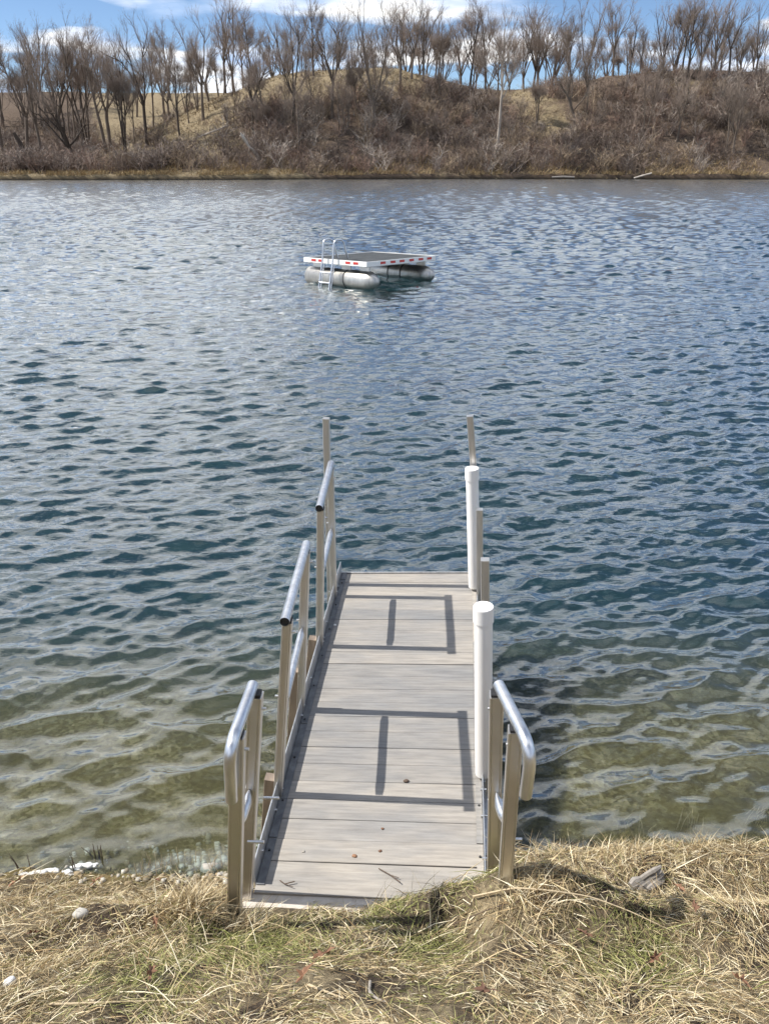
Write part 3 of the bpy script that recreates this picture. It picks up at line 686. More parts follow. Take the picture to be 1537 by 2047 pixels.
# ------------------------------------------------------------------ trees
def tree_arrays(seed, kind):
    rg = random.Random(seed)
    big = MB(); V, T_ = [], []
    def rot(d, ang, az):
        d = np.asarray(d); ref = np.array([0, 0, 1.0]) if abs(d[2]) < 0.95 else np.array([1.0, 0, 0])
        a = unit(np.cross(d, ref)); b_ = np.cross(d, a)
        return unit(d * math.cos(ang) + (a * math.cos(az) + b_ * math.sin(az)) * math.sin(ang))
    def path(p, d, L, n, wob, up):
        pts = [np.array(p, float)]; dirs = []
        for i in range(n):
            d = unit(d + np.array([rg.gauss(0, wob), rg.gauss(0, wob), rg.gauss(0, wob * 0.5) + up])); dirs.append(d)
            pts.append(pts[-1] + d * (L / n))
        return pts, dirs
    def blade(p, d, L, w_):
        ref = np.array([rg.gauss(0, 1), rg.gauss(0, 1), rg.gauss(0, 1)]); a = unit(np.cross(d, ref)) * w_ / 2
        k = len(V); V.extend([p - a, p + a, p + d * L]); T_.append((k, k + 1, k + 2))
    def thin(p, d, L, w_, n=3):                       # a fine branch: tapered three-sided
        pts, dirs = path(p, d, L, n, 0.10, 0.05)
        k = len(V)
        for i, q in enumerate(pts):
            dd = dirs[min(i, n - 1)]; ref = np.array([0.3, 0.5, 0.8]); a = unit(np.cross(dd, ref)); b_ = np.cross(dd, a); r = w_ * (1 - 0.75 * i / n)
            for j in range(3): V.append(q + r * (a * math.cos(j * 2.1) + b_ * math.sin(j * 2.1)))
        for i in range(n):
            for j in range(3):
                a0 = k + i * 3 + j; b0 = k + i * 3 + (j + 1) % 3; T_.append((a0, b0, b0 + 3)); T_.append((a0, b0 + 3, a0 + 3))
        return pts, dirs
    def twigs(pts, dirs, cnt, L, w_):
        for _ in range(cnt):
            i = rg.randrange(len(dirs)); f = rg.random(); p = pts[i] * (1 - f) + pts[i + 1] * f
            d = rot(dirs[i], rg.uniform(0.2, 0.65), rg.uniform(0, 6.28)); d = unit(d + np.array([0, 0, 0.30]))
            l = L * rg.uniform(0.5, 1.2); blade(p, d, l, w_)
            for _k in range(2):
                q = p + d * l * rg.uniform(0.2, 0.8); d2 = unit(rot(d, rg.uniform(0.3, 0.8), rg.uniform(0, 6.28)) + np.array([0, 0, 0.15]))
                blade(q, d2, l * rg.uniform(0.35, 0.7), w_ * 0.8)
    def limb(p, d, L, r, lvl, up=0.10):
        n = 5 if lvl < 2 else 4
        pts, dirs = path(p, d, L, n, 0.13 if kind != 'twisted' else 0.26, up)
        if lvl < 2: big.tube(pts, [r * (1 - 0.72 * i / n) for i in range(n + 1)], 5 if lvl == 0 else 4, caps=(False, False))
        nb = {0: 5, 1: 4}.get(lvl, 0)
        if lvl < 2:
            for _ in range(nb):
                f = rg.uniform(0.32, 0.98); i = min(int(f * n), n - 1); q = pts[i] + (pts[i + 1] - pts[i]) * (f * n - i)
                dd = rot(dirs[i], rg.uniform(0.35, 0.75), rg.uniform(0, 6.28))
                if lvl == 0: limb(q, dd, L * rg.uniform(0.35, 0.6) * (1.15 - 0.5 * f), r * 0.42, 1, 0.12)
                else:
                    pp, ds = thin(q, dd, L * rg.uniform(0.4, 0.65), max(r * 0.30, 0.0014)); twigs(pp, ds, 6, 0.10, 0.0016)
            twigs(pts[n // 2:], dirs[n // 2:], 7, 0.11, 0.0016)
    # height normalised to 1
    if kind == 'straight':
        pts, dirs = path((0, 0, 0), (0, 0, 1), 0.95, 8, 0.035, 0.03)
        big.tube(pts, [0.0165 * (1 - 0.80 * (i / 8)) + (0.007 if i == 0 else 0) for i in range(9)], 7, caps=(False, False))
        for i in range(14):
            f = 0.36 + 0.60 * (i + rg.random()) / 14; k = min(int(f * 8), 7); q = pts[k] + (pts[k + 1] - pts[k]) * (f * 8 - k)
            limb(q, rot((0, 0, 1), rg.uniform(0.35, 0.75), rg.uniform(0, 6.28)), 0.40 * (1.05 - f) + 0.10, 0.0055 * (1.2 - f) + 0.0015, 0 if f < 0.62 else 1)
    elif kind == 'vase':
        fk = rg.uniform(0.22, 0.38)
        pts, dirs = path((0, 0, 0), (0, 0, 1), fk, 4, 0.03, 0.0)
        big.tube(pts, [0.024, 0.0175, 0.0165, 0.0155, 0.0150], 7, caps=(False, False))
        n_ = rg.choice((3, 4, 5)); a0 = rg.uniform(0, 6.28)
        for i in range(n_):
            limb(pts[-1] - np.array([0, 0, 0.01 * i]), rot((0, 0, 1), rg.uniform(0.16, 0.42), a0 + i * 6.28 / n_), (1 - fk) * rg.uniform(0.78, 1.0), 0.0105, 0, 0.07)
        for i in range(4):
            limb(pts[-1], rot((0, 0, 1), rg.uniform(0.35, 0.7), rg.uniform(0, 6.28)), 0.3, 0.0055, 0, 0.1)
    elif kind == 'multi':
        n_ = rg.choice((3, 4)); a0 = rg.uniform(0, 6.28)
        for i in range(n_):
            d = rot((0, 0, 1), rg.uniform(0.06, 0.30), a0 + i * 6.28 / n_)
            pts, dirs = path((0.012 * math.cos(a0 + i * 2), 0.012 * math.sin(a0 + i * 2), -0.01), d, rg.uniform(0.75, 1.0), 7, 0.06, 0.03)
            big.tube(pts, [0.0115 * (1 - 0.8 * j / 7) for j in range(8)], 6, caps=(False, False))
            for j in range(7):
                f = rg.uniform(0.36, 0.97); k = min(int(f * 7), 6); q = pts[k] + (pts[k + 1] - pts[k]) * (f * 7 - k)
                limb(q, rot(dirs[k], rg.uniform(0.35, 0.8), rg.uniform(0, 6.28)), 0.28 * (1.25 - f), 0.0042, 0 if f < 0.7 else 1, 0.1)
    else:   # twisted
        pts, dirs = path((0, 0, 0), rot((0, 0, 1), 0.1, rg.uniform(0, 6.28)), 0.42, 6, 0.12, 0.02)
        big.tube(pts, [0.024 - 0.0014 * i for i in range(7)], 7, caps=(False, False))
        for i in range(7):
            k = rg.randrange(2, 6)
            limb(pts[k + (1 if i < 3 else 0)], rot((0, 0, 1), rg.uniform(0.3, 1.0), i * 2.4), rg.uniform(0.35, 0.6), 0.0125, 0, 0.06)
    return big, np.array(V), np.array(T_)
PROTO = {}
for kind in ('straight', 'vase', 'multi', 'twisted'):
    for s in range(4 if kind != 'twisted' else 2):
        big, V, T_ = tree_arrays(hash_ := {'straight': 10, 'vase': 20, 'multi': 30, 'twisted': 40}[kind] + s, kind)
        tm = big.mesh('trunk'); cm = np_mesh('crown', V, tri=T_); cm.materials.append(MATS['twigs'])
        PROTO[(kind, s)] = (tm, cm)
rt_ = random.Random(8)
bark_cache = {}
def tree(kind, s, P, h, label, group=None, lean=0.0, barkm='bark', wide=1.0, rz=None, name='bare_tree'):
    tm, cm = PROTO[(kind, s)]
    key = (kind, s, barkm)
    if key not in bark_cache:
        c = tm.copy(); c.materials.clear(); c.materials.append(MATS[barkm]); bark_cache[key] = c
    e = empty(name, (float(P[0]), float(P[1]), float(P[2]) - 0.15))
    e.scale = (h * wide, h * wide, h); e.rotation_euler = (rt_.uniform(-.03, .03), lean, rt_.uniform(0, 6.28) if rz is None else rz)
    link('trunk', bark_cache[key], None, e); link('crown', cm, None, e)
    tag(e, label, 'tree', group)
    return e
def px_h(P, r_top):
    d = ray(CX, r_top); return P[2] * 0 + (EYE + d[2] * (P[1] / d[1])) - P[2]
TREES = [  # foot col, foot row, top row, kind, lean, bark, label
 (6, 240, 62, 'straight', .03, 'bark', 'tall bare tree cut by the left edge of the picture'),
 (50, 258, 104, 'multi', 0, 'bark', 'thin many-stemmed bare tree beside the leftmost tall tree'),
 (92, 226, 58, 'vase', -.03, 'bark', 'wide fan-crowned bare tree second from the left edge'),
 (148, 331, 128, 'twisted', -.05, 'bark_dark', 'dark crooked tree at the waterline on the left shore'),
 (178, 310, 72, 'multi', .02, 'bark_dark', 'several-stemmed tree on the low grass right of the dark crooked tree'),
 (252, 319, 80, 'multi', -.08, 'bark_dark', 'left-leaning clump tree low on the tan grass by the left shore'),
 (270, 290, 176, 'straight', 0, 'bark', 'short thin tree right of the left-leaning clump'),
 (295, 294, 60, 'vase', -.06, 'bark_dark', 'forked dark tree with a long limb reaching left above the clump'),
 (340, 196, 52, 'straight', -.02, 'bark', 'slim straight skyline tree standing left of the grassy mound'),
 (362, 296, 120, 'straight', .02, 'bark_dark', 'straight dark tree low on the left flank of the mound'),
 (378, 246, 150, 'straight', .03, 'bark', 'thin young tree at the foot of the mound ridge'),
 (407, 240, 44, 'vase', -.04, 'bark', 'tall fan-shaped tree on the left ridge of the mound'),
 (450, 186, 6, 'vase', -.07, 'bark', 'left one of two tall twin trees behind the mound ridge'),
 (468, 186, 4, 'vase', .05, 'bark', 'right one of two tall twin trees behind the mound ridge'),
 (456, 238, 196, 'twisted', -.05, 'bark_dark', 'tiny dead crooked sapling on the sunny mound slope'),
 (505, 265, 100, 'vase', -.20, 'bark_dark', 'tree leaning left up the slope above the broken snag'),
 (514, 240, 118, 'multi', .03, 'bark_dark', 'spreading clump on the mound slope beside the left-leaning tree'),
 (531, 262, 112, 'straight', -.04, 'bark', 'thin upright tree between the clump and the leaning pair'),
 (572, 276, 190, 'twisted', -.22, 'bark', 'short crooked tree bending left, low on the mound face'),
 (588, 272, 38, 'vase', -.03, 'bark_dark', 'big dark forked tree in the middle of the mound face'),
 (627, 152, 0, 'straight', 0, 'bark_dark', 'tallest straight tree on the mound crest'),
 (622, 236, 128, 'straight', .04, 'bark', 'slim tree below the tallest crest tree'),
 (664, 236, 28, 'vase', .02, 'bark', 'tree with a wavy trunk right of the mound centre'),
 (696, 268, 168, 'multi', .02, 'bark', 'small bushy clump low on the mound, right of centre'),
 (714, 226, 120, 'multi', .22, 'bark', 'tree leaning right beside the small bushy clump'),
 (746, 256, 14, 'vase', .04, 'bark', 'tall several-limbed tree at the right of the mound face'),
 (800, 180, 14, 'vase', 0, 'bark', 'fan-crowned tree on the crest right of the mound top'),
 (822, 158, 8, 'vase', .03, 'bark', 'first tree of the dense crest cluster right of the mound'),
 (846, 164, 12, 'vase', .02, 'bark', 'thick-stemmed tree in the middle of the dense crest cluster'),
 (872, 150, 30, 'multi', .05, 'bark', 'last tree of the dense crest cluster'),
 (934, 150, 0, 'straight', -.01, 'bark_dark', 'tall straight dark skyline tree over the saddle'),
 (966, 164, 18, 'straight', .02, 'bark', 'slim skyline tree right of the tall dark one'),
 (878, 206, 140, 'straight', 0, 'bark', 'thin sapling below the crest cluster'),
 (994, 300, 42, 'straight', .02, 'bark_pale', 'pale-trunked tall tree standing low among the brush'),
 (950, 250, 165, 'twisted', -.06, 'bark_dark', 'small crooked tree left of the pale-trunked tree'),
 (866, 242, 195, 'twisted', 0, 'bark', 'low crooked sapling in the brush left of centre right'),
 (1056, 168, 42, 'vase', .02, 'bark_dark', 'dark vase-shaped tree at the top of the tan clearing'),
 (1081, 160, 66, 'straight', 0, 'bark', 'thin skyline tree right of the vase-shaped one'),
 (1120, 166, 38, 'straight', .01, 'bark', 'thin skyline tree left of the tall V-forked tree'),
 (1147, 252, 98, 'twisted', -.02, 'bark', 'broad forked tree with a low limb right of the tan clearing'),
 (1172, 246, 104, 'straight', .14, 'bark', 'slim trunk leaning right beside the broad forked tree'),
 (1157, 156, 0, 'vase', 0, 'bark', 'tall V-forked tree on the right hill crest'),
 (1224, 152, 4, 'vase', .02, 'bark', 'fan-topped tree right of the tall V-forked tree'),
 (1256, 162, 40, 'straight', -.01, 'bark_dark', 'straight dark-trunked tree on the right hill'),
 (1276, 160, 70, 'straight', .02, 'bark', 'thin short skyline tree beside the dark-trunked one'),
 (1326, 152, 16, 'vase', -.22, 'bark_dark', 'big crest tree leaning strongly to the left'),
 (1346, 152, 0, 'straight', -.05, 'bark_dark', 'left one of three tall close-set crest trees'),
 (1360, 154, -6, 'straight', 0, 'bark_dark', 'middle one of three tall close-set crest trees'),
 (1370, 172, 0, 'straight', .05, 'bark_dark', 'right one of three tall close-set crest trees'),
 (1396, 152, -4, 'vase', .02, 'bark', 'tall tree right of the three close-set crest trees'),
 (1426, 152, 8, 'vase', .03, 'bark', 'slender forked crest tree near the right side'),
 (1456, 150, 4, 'vase', .01, 'bark', 'V-shaped crest tree near the right side'),
 (1476, 166, 60, 'vase', .14, 'bark', 'right-leaning lower crest tree near the right side'),
 (1508, 152, 8, 'vase', .03, 'bark', 'curved-limbed crest tree close to the right edge'),
 (1446, 262, 150, 'twisted', .02, 'bark_dark', 'crooked apple-shaped tree on the right slope'),
 (1366, 236, 150, 'twisted', -.03, 'bark', 'thin wavy tree in the brush left of the apple-shaped tree'),
 (1398, 202, 130, 'straight', .02, 'bark', 'slim tree on the right slope above the wavy one'),
 (1534, 242, 100, 'twisted', -.25, 'bark_dark', 'tree leaning in from the right edge of the picture'),
]
for i, (c, r0, r1, kind, lean, bm_, label) in enumerate(TREES):
    P = hit_hill(c, r0)
    if P is None:
        P = at_y(c, 300, 152.0); P = np.array([P[0], 152.0, 0])
    P[2] = hill_z(P[0], P[1])
    s = i % (4 if kind != 'twisted' else 2)
    h = px_h(P, r1)
    tree(kind, s, P, max(h, 2.0), label, None, lean, bm_, 0.98)
# background rows, beyond the crest and in the left valley
rb_ = random.Random(21)
def row_trees(n, c0, c1, y0, y1, rt0, rt1, label, group, kinds=('vase', 'straight', 'multi')):
    for i in range(n):
        c = c0 + (c1 - c0) * (i + rb_.uniform(0.1, 0.9)) / n; y = rb_.uniform(y0, y1)
        x = tcol(c) * y; P = np.array([x, y, float(hill_z(x, y))])
        h = px_h(P, rb_.uniform(rt0, rt1)); h = min(max(h, 4.0), 21.0)
        k = rb_.choice(kinds)
        tree(k, rb_.randrange(4), P, h, label, group, rb_.uniform(-.08, .08), 'bark', rb_.uniform(0.85, 1.15))
row_trees(20, -40, 470, 130, 185, 60, 115, 'thin bare tree in the dense stand on the low ground left of the mound', 'trees of the left stand', ('vase', 'straight', 'vase', 'multi'))
row_trees(27, 480, 1020, 150, 200, 20, 90, 'small hazy bare tree in the background row behind the mound and the saddle', 'background trees behind the mound', ('vase', 'straight'))
row_trees(22, 1020, 1600, 148, 190, 15, 85, 'small hazy bare tree in the background row along the right hill', 'background trees behind the right hill', ('vase', 'straight'))

row_trees(16, 420, 960, 116, 141, 150, 235, 'thin sapling standing in the brush on the face of the mound', 'saplings on the mound face', ('straight', 'multi', 'vase'))
row_trees(18, 960, 1560, 116, 141, 120, 230, 'thin sapling standing in the brush on the right slope', 'saplings on the right slope', ('straight', 'multi', 'vase'))

# ------------------------------------------------------------------ hillside brush (one tangled mass)
rng = np.random.RandomState(5)
def shrub_proto(seed):
    rg = random.Random(seed); tri = []
    def seg(p, d, L, w_):
        a = unit(np.cross(d, [rg.gauss(0, 1), rg.gauss(0, 1), rg.gauss(0, 1)])) * w_ / 2; tri.append((p - a, p + a, p + d * L))
    for _ in range(11):
        az = rg.uniform(0, 6.28); el = rg.uniform(0.15, 0.75); d = np.array([math.cos(az) * math.sin(el), math.sin(az) * math.sin(el), math.cos(el)])
        p = np.array([rg.uniform(-.15, .15), rg.uniform(-.15, .15), 0]); L = rg.uniform(0.6, 1.05); seg(p, d, L, 0.030)
        for _k in range(5):
            q = p + d * L * rg.uniform(0.25, 0.9); d2 = unit(d + np.array([rg.gauss(0, .5), rg.gauss(0, .5), rg.gauss(0, .3)])); l2 = L * rg.uniform(0.25, 0.5); seg(q, d2, l2, 0.018)
            for _j in range(2):
                q2 = q + d2 * l2 * rg.uniform(0.3, 0.9); seg(q2, unit(d2 + np.array([rg.gauss(0, .6), rg.gauss(0, .6), rg.gauss(0, .3)])), l2 * 0.6, 0.014)
    return np.array(tri)
SH = [shrub_proto(70 + k) for k in range(6)]
def scatter_brush(n, accept, hr, palette):
    Vs, Cs = [], []
    cnt = 0
    while cnt < n:
        y = SHORE + 1 + rng.rand() ** 1.25 * 62; c = rng.uniform(-150, 1690); x = tcol(c) * y
        if y < shore_y(x) + 1.0: continue
        if rng.rand() > accept(x, y, c): continue
        z = float(hill_z(x, y)); h = rng.uniform(*hr) * (0.8 + 0.6 * fbm(x * 0.15, y * 0.15, 2)) * (1 - 0.62 * float(smooth01((y - 130) / 10)) * (c > 430)); a = rng.uniform(0, 6.28); p = SH[rng.randint(6)]
        q = p.reshape(-1, 3) * np.array([h * rng.uniform(0.9, 1.5), h * rng.uniform(0.9, 1.5), h])
        ca, sa = math.cos(a), math.sin(a)
        q = np.stack([q[:, 0] * ca - q[:, 1] * sa + x, q[:, 0] * sa + q[:, 1] * ca + y, q[:, 2] + z - 0.1], -1)
        Vs.append(q); cc_ = np.array(palette[rng.randint(len(palette))]) * rng.uniform(0.85, 1.6); Cs.append(np.repeat(cc_[None], len(q), 0)); cnt += 1
    return np.concatenate(Vs), np.concatenate(Cs)
PAL = [(0.165, 0.125, 0.098), (0.21, 0.165, 0.135), (0.135, 0.103, 0.086), (0.19, 0.128, 0.098), (0.28, 0.24, 0.205), (0.085, 0.064, 0.052), (0.23, 0.175, 0.12)]
def acc(x, y, c):
    g_ = float(grassy(x, y)); s = (y - float(shore_y(x))) / (144 - SHORE)
    d = 0.25 + 0.75 * float(smooth01((fbm(x * 0.08 + 3, y * 0.08, 3) - 0.35) / 0.25))
    return d * (0.25 if (s > 0.80 and c > 430) else 1.0) * (1 - 0.93 * g_) * (1.0 if c > 560 or c < 430 else 0.8) * (1.15 if s < 0.7 else 0.9)
V, C_ = scatter_brush(2500, acc, (1.1, 2.7), PAL)
me = np_mesh('brush', V, tri=np.arange(len(V)).reshape(-1, 3)); color_attr(me, C_)
tag(link('brush', me, 'brush_twigs'), 'tangled brown leafless brush covering the far hillside', 'brush', kind='stuff')

# tan grass hanging over the far waterline
def blades(P, D, L, W_, C0, bend):
    """curved blades: P base, D unit direction, L length, W width, C colour, bend vector"""
    n = len(P); side = np.cross(D, rngb.normal(size=(n, 3))); side /= np.linalg.norm(side, axis=1, keepdims=True) + 1e-9
    side *= (W_ / 2)[:, None]; m1 = P + D * (L * 0.5)[:, None] + bend * (L * 0.12)[:, None]; tip = P + D * L[:, None] + bend * (L * 0.5)[:, None]
    V = np.stack([P - side, P + side, m1 - side * 0.8, m1 + side * 0.8, tip], 1).reshape(-1, 3)
    k = np.arange(n)[:, None] * 5
    T_ = np.concatenate([k + [0, 1, 3], k + [0, 3, 2], k + [2, 3, 4]], 0)
    return V, T_, np.repeat(C0, 5, 0)
rngb = np.random.RandomState(9)
n = 26000
c = rngb.uniform(-200, 1740, n); x = tcol(c) * SHORE; off = rngb.rand(n) ** 1.5 * 5.0
clump = fbm(x * 0.55, x * 0 + 2, 3); keep = rngb.rand(n) < smooth01((clump - 0.30) / 0.2) * np.where(c < 640, 1.0, 0.55) + 0.08
x, off = x[keep], off[keep]; n = len(x); y = shore_y(x) + 0.45 + off
P = np.stack([x, y, hill_z(x, y) - 0.05], -1)
D = np.stack([rngb.normal(0, .45, n), rngb.normal(-.25, .35, n), np.ones(n)], -1); D /= np.linalg.norm(D, axis=1, keepdims=True)
L = rngb.uniform(0.35, 1.0, n); bend = np.stack([rngb.normal(0, .5, n), rngb.normal(-.35, .3, n), -0.45 * np.ones(n)], -1)
base = np.array([[0.42, 0.31, 0.16], [0.50, 0.39, 0.22], [0.32, 0.22, 0.11], [0.26, 0.19, 0.11]])[rngb.randint(4, size=n)] * rngb.uniform(0.75, 1.15, (n, 1))
V, T_, C_ = blades(P, D, L, np.full(n, 0.055), base, bend)
me = np_mesh('shore_grass', V, tri=T_); color_attr(me, C_)
tag(link('shore_grass', me, 'reed_blades'), 'tan dead grass overhanging the far waterline', 'grass', kind='stuff')

n = 60000
c = rngb.uniform(-60, 1600, n); y = rngb.uniform(SHORE + 2, 150, n); x = tcol(c) * y
keep = rngb.rand(n) < grassy(x, y) * (0.3 + 0.7 * smooth01((fbm(x * 0.35, y * 0.35, 3) - 0.35) / 0.2)); x, y = x[keep], y[keep]; n = len(x)
P = np.stack([x, y, hill_z(x, y) - 0.03], -1)
D = np.stack([rngb.normal(0, .6, n), rngb.normal(-.15, .45, n), np.ones(n)], -1); D /= np.linalg.norm(D, axis=1, keepdims=True)
L = rngb.uniform(0.25, 0.65, n); bend = np.stack([rngb.normal(0.2, .5, n), rngb.normal(-.3, .3, n), -0.5 * np.ones(n)], -1)
base = np.array([[0.36, 0.285, 0.17], [0.44, 0.36, 0.23], [0.25, 0.18, 0.10], [0.17, 0.12, 0.075]])[rngb.randint(4, size=n)] * rngb.uniform(0.75, 1.1, (n, 1))
V, T_, C_ = blades(P, D, L, np.full(n, 0.07), base, bend)
me = np_mesh('hill_grass', V, tri=T_); color_attr(me, C_)
tag(link('hill_grass', me, 'reed_blades'), 'tan dead grass on the open parts of the far hillside', 'grass', kind='stuff')

# snags, logs and stones on the far shore
def log(name, label, cat, pts_px, rads, material, lift=0.0, yoff=0.0, branches=()):
    P0 = hit_hill(*pts_px[0]); Yd = P0[1] + yoff
    pts = [at_y(c_, r_, Yd - 0.25 * i) for i, (c_, r_) in enumerate(pts_px)]
    o0 = pts[0]
    m_ = MB().tube([p - o0 for p in pts], rads, 8)
    for br, rr in branches:
        m_.tube([at_y(c_, r_, Yd - 0.3) - o0 for c_, r_ in br], rr, 6)
    o = m_.build(name, material); o.location = o0
    return tag(o, label, cat)
log('snag', 'pale broken tree trunk sticking up above the left-centre waterline', 'snag', [(519, 319), (513, 308), (505, 299), (497, 291), (490, 280), (485, 272), (481, 265)], [0.26, 0.20, 0.22, 0.17, 0.21, 0.22, 0.05], 'bark_pale',
    branches=[(((500, 292), (497, 304), (506, 318)), [0.12, 0.09, 0.05]), (((487, 276), (487, 270), (489, 266)), [0.16, 0.12, 0.02]), (((488, 279), (483, 272), (478, 270)), [0.15, 0.10, 0.02])])
log('fallen_branch', 'pale forked fallen branch on the slope left of the broken trunk', 'branch', [(398, 274), (420, 265), (440, 258), (455, 251)], [0.10, 0.12, 0.13, 0.08], 'bark_pale',
    branches=[(((432, 261), (447, 254), (460, 240)), [0.07, 0.06, 0.04]), (((408, 272), (424, 283), (436, 293)), [0.07, 0.06, 0.04])])
log('leaning_trunk', 'dark leaning dead trunk at the far left shore', 'tree trunk', [(62, 328), (50, 305), (40, 285), (28, 265)], [0.75, 0.5, 0.35, 0.22], 'bark_dark')
log('log', 'pale bare log slanting into the water at the right of the far shore', 'log', [(1266, 356), (1283, 351), (1302, 346)], [0.08, 0.10, 0.10], 'bark_pale', yoff=-0.6)
log('log', 'long pale log lying along the far waterline right of centre', 'log', [(1102, 354), (1125, 353), (1148, 354)], [0.08, 0.11, 0.08], 'driftwood', yoff=-0.4)

def rock_mesh(seed, sx, sy, sz, sub=3):
    bm_ = bmesh.new(); bmesh.ops.create_icosphere(bm_, subdivisions=sub, radius=1.0)
    rg = np.random.RandomState(seed); o3 = rg.rand(3) * 50
    for v in bm_.verts:
        c_ = np.array(v.co); f = 0.45 + 1.1 * float(fbm(c_[0] * 1.9 + o3[0] + c_[2] * 1.3, c_[1] * 1.9 + o3[1] - c_[2] * 0.9, 4))
        v.co = Vector((c_[0] * f * sx, c_[1] * f * sy, max(c_[2], -0.6) * f * sz))
    me = bpy.data.meshes.new('stone'); bm_.to_mesh(me); bm_.free()
    for p in me.polygons: p.use_smooth = True
    return me
P = at_z(910, 355, 0.12); o = link('stone', rock_mesh(1, 0.95, 0.5, 0.38), 'foam'); o.location = P; tag(o, 'white stone at the far waterline right of centre', 'stone')
for i, (c_, r_, s_, lb2) in enumerate([(790, 356, .5, 'small tan stone at the far waterline below the mound'), (345, 355, .4, 'small stone at the far waterline on the left'), (473, 356, .6, 'pale flat stone at the far waterline under the broken trunk'), (1436, 353, .5, 'small pale stone at the far waterline on the right')]):
    P = at_z(c_, r_, 0.08); o = link('stone', rock_mesh(20 + i, s_ * 1.4, s_, s_ * 0.5), 'stone'); o.location = P; tag(o, lb2, 'stone')

# ------------------------------------------------------------------ near bank: grass
rngb = np.random.RandomState(13)
def ground_hit(cpx, rpx):
    d = ray(cpx, rpx); y = np.arange(0.5, 4.5, 0.004); P = EYEP[None] + d[None] * (y / d[1])[:, None]
    k = np.argmax(P[:, 2] < ground_z(P[:, 0], P[:, 1])); return P[k]
def ground_normal(x, y, e=0.03):
    gx = (ground_z(x + e, y) - ground_z(x - e, y)) / (2 * e); gy = (ground_z(x, y + e) - ground_z(x, y - e)) / (2 * e)
    n_ = np.stack([-gx, -gy, np.ones_like(gx)], -1); return n_ / np.linalg.norm(n_, axis=-1, keepdims=True)
BARE = [(ground_hit(640, 1965), 0.10), (ground_hit(760, 1990), 0.11), (ground_hit(965, 1840), 0.06), (ground_hit(975, 1890), 0.075), (ground_hit(960, 1945), 0.085), (ground_hit(900, 2020), 0.10), (ground_hit(960, 1800), 0.07), (ground_hit(1215, 1700), 0.04), (ground_hit(500, 2020), 0.06)]
GREEN = [(ground_hit(520, 1890), 0.30), (ground_hit(860, 1900), 0.16), (ground_hit(800, 1830), 0.16), (ground_hit(300, 1960), 0.22), (ground_hit(960, 1760), 0.14), (ground_hit(1250, 1900), 0.20), (ground_hit(860, 2000), 0.14)]
def sample(n, wide, bare=True):
    if isinstance(wide, tuple): x = rngb.normal(wide[0], wide[2], n); y = rngb.normal(wide[1], wide[3], n)
    else: x = rngb.uniform(-wide, wide, n); y = 0.55 + (3.35 - 0.55) * rngb.rand(n) ** 0.9
    z = ground_z(x, y)
    P = np.stack([x - DO[0], y - DO[1], np.zeros(n)], -1); u = P @ unit([DL[0], DL[1], 0]); v = P @ unit([DA[0], DA[1], 0])
    ok = (z > 0.015) & ~((u > -0.07) & (u < 1.07) & (v > -0.015)) & ~((u > -0.11) & (u < 0.22) & (v > -0.17) & (v < 0.02))
    dens = np.ones(n)
    for p, r in (BARE if bare else []): dens *= 1 - 0.95 * np.exp(-(((x - p[0]) ** 2 + (y - p[1]) ** 2) / (1.35 * r) ** 2))
    dens *= 0.42 + 0.58 * smooth01((fbm(x * 6 + 3, y * 6, 3) - 0.34) / 0.2)
    dens *= np.where((z < 0.10) & (x < 0), 0.35, 1.0)
    ok &= rngb.rand(n) < dens
    gr = np.zeros(n)
    for p, r in GREEN: gr = np.maximum(gr, np.exp(-(((x - p[0]) ** 2 + (y - p[1]) ** 2) / r ** 2)))
    return x[ok], y[ok], z[ok], gr[ok]
STRAW = np.array([[0.55, 0.44, 0.26], [0.66, 0.55, 0.36], [0.42, 0.32, 0.18], [0.76, 0.68, 0.50], [0.28, 0.195, 0.10], [0.50, 0.41, 0.23], [0.20, 0.14, 0.08]])
GREENS = np.array([[0.21, 0.22, 0.065], [0.29, 0.285, 0.11], [0.16, 0.175, 0.05], [0.37, 0.35, 0.165]])
VV, TT, CC, off = [], [], [], 0
def add_blades(n, wide, Lr, Wr, lie, up, greenp, bendk, bare=True):
    global off
    x, y, z, gr = sample(n, wide, bare); n = len(x); nn = ground_normal(x, y)
    az = rngb.uniform(0, 6.28, n) * 0.75 + (-1.57) * 0.25; flow = 6.28 * fbm(x * 1.8 + 9, y * 1.8, 2) * 2; az = np.where(rngb.rand(n) < 0.55, flow + rngb.normal(0, .7, n), rngb.uniform(0, 6.28, n))
    tv = np.stack([np.cos(az), np.sin(az), np.zeros(n)], -1); tv -= nn * np.sum(tv * nn, 1, keepdims=True); tv /= np.linalg.norm(tv, axis=1, keepdims=True)
    e = np.abs(rngb.normal(lie, up, n)); D = tv * np.cos(e)[:, None] + (nn * 0.6 + np.array([0, 0, 0.4])) * np.sin(e)[:, None]; D /= np.linalg.norm(D, axis=1, keepdims=True)
    L = rngb.uniform(*Lr, n); W_ = rngb.uniform(*Wr, n)
    green = rngb.rand(n) < greenp * (0.12 + 1.6 * gr)
    C0 = np.where(green[:, None], GREENS[rngb.randint(len(GREENS), size=n)], STRAW[rngb.randint(len(STRAW), size=n)]) * rngb.uniform(0.72, 1.22, (n, 1))
    bend = tv * bendk - np.array([0, 0, bendk * 0.9]); bend = bend + rngb.normal(0, 0.15, (n, 3))
    P = np.stack([x, y, z + rngb.uniform(-0.004, 0.012, n)], -1)
    V, T_, C_ = blades(P, D, L, W_, C0, bend)
    VV.append(V); TT.append(T_ + off); CC.append(C_); off += len(V)
add_blades(130000, 2.5, (0.025, 0.08), (0.0012, 0.0030), 0.28, 0.32, 0.55, 0.35)     # matted straw
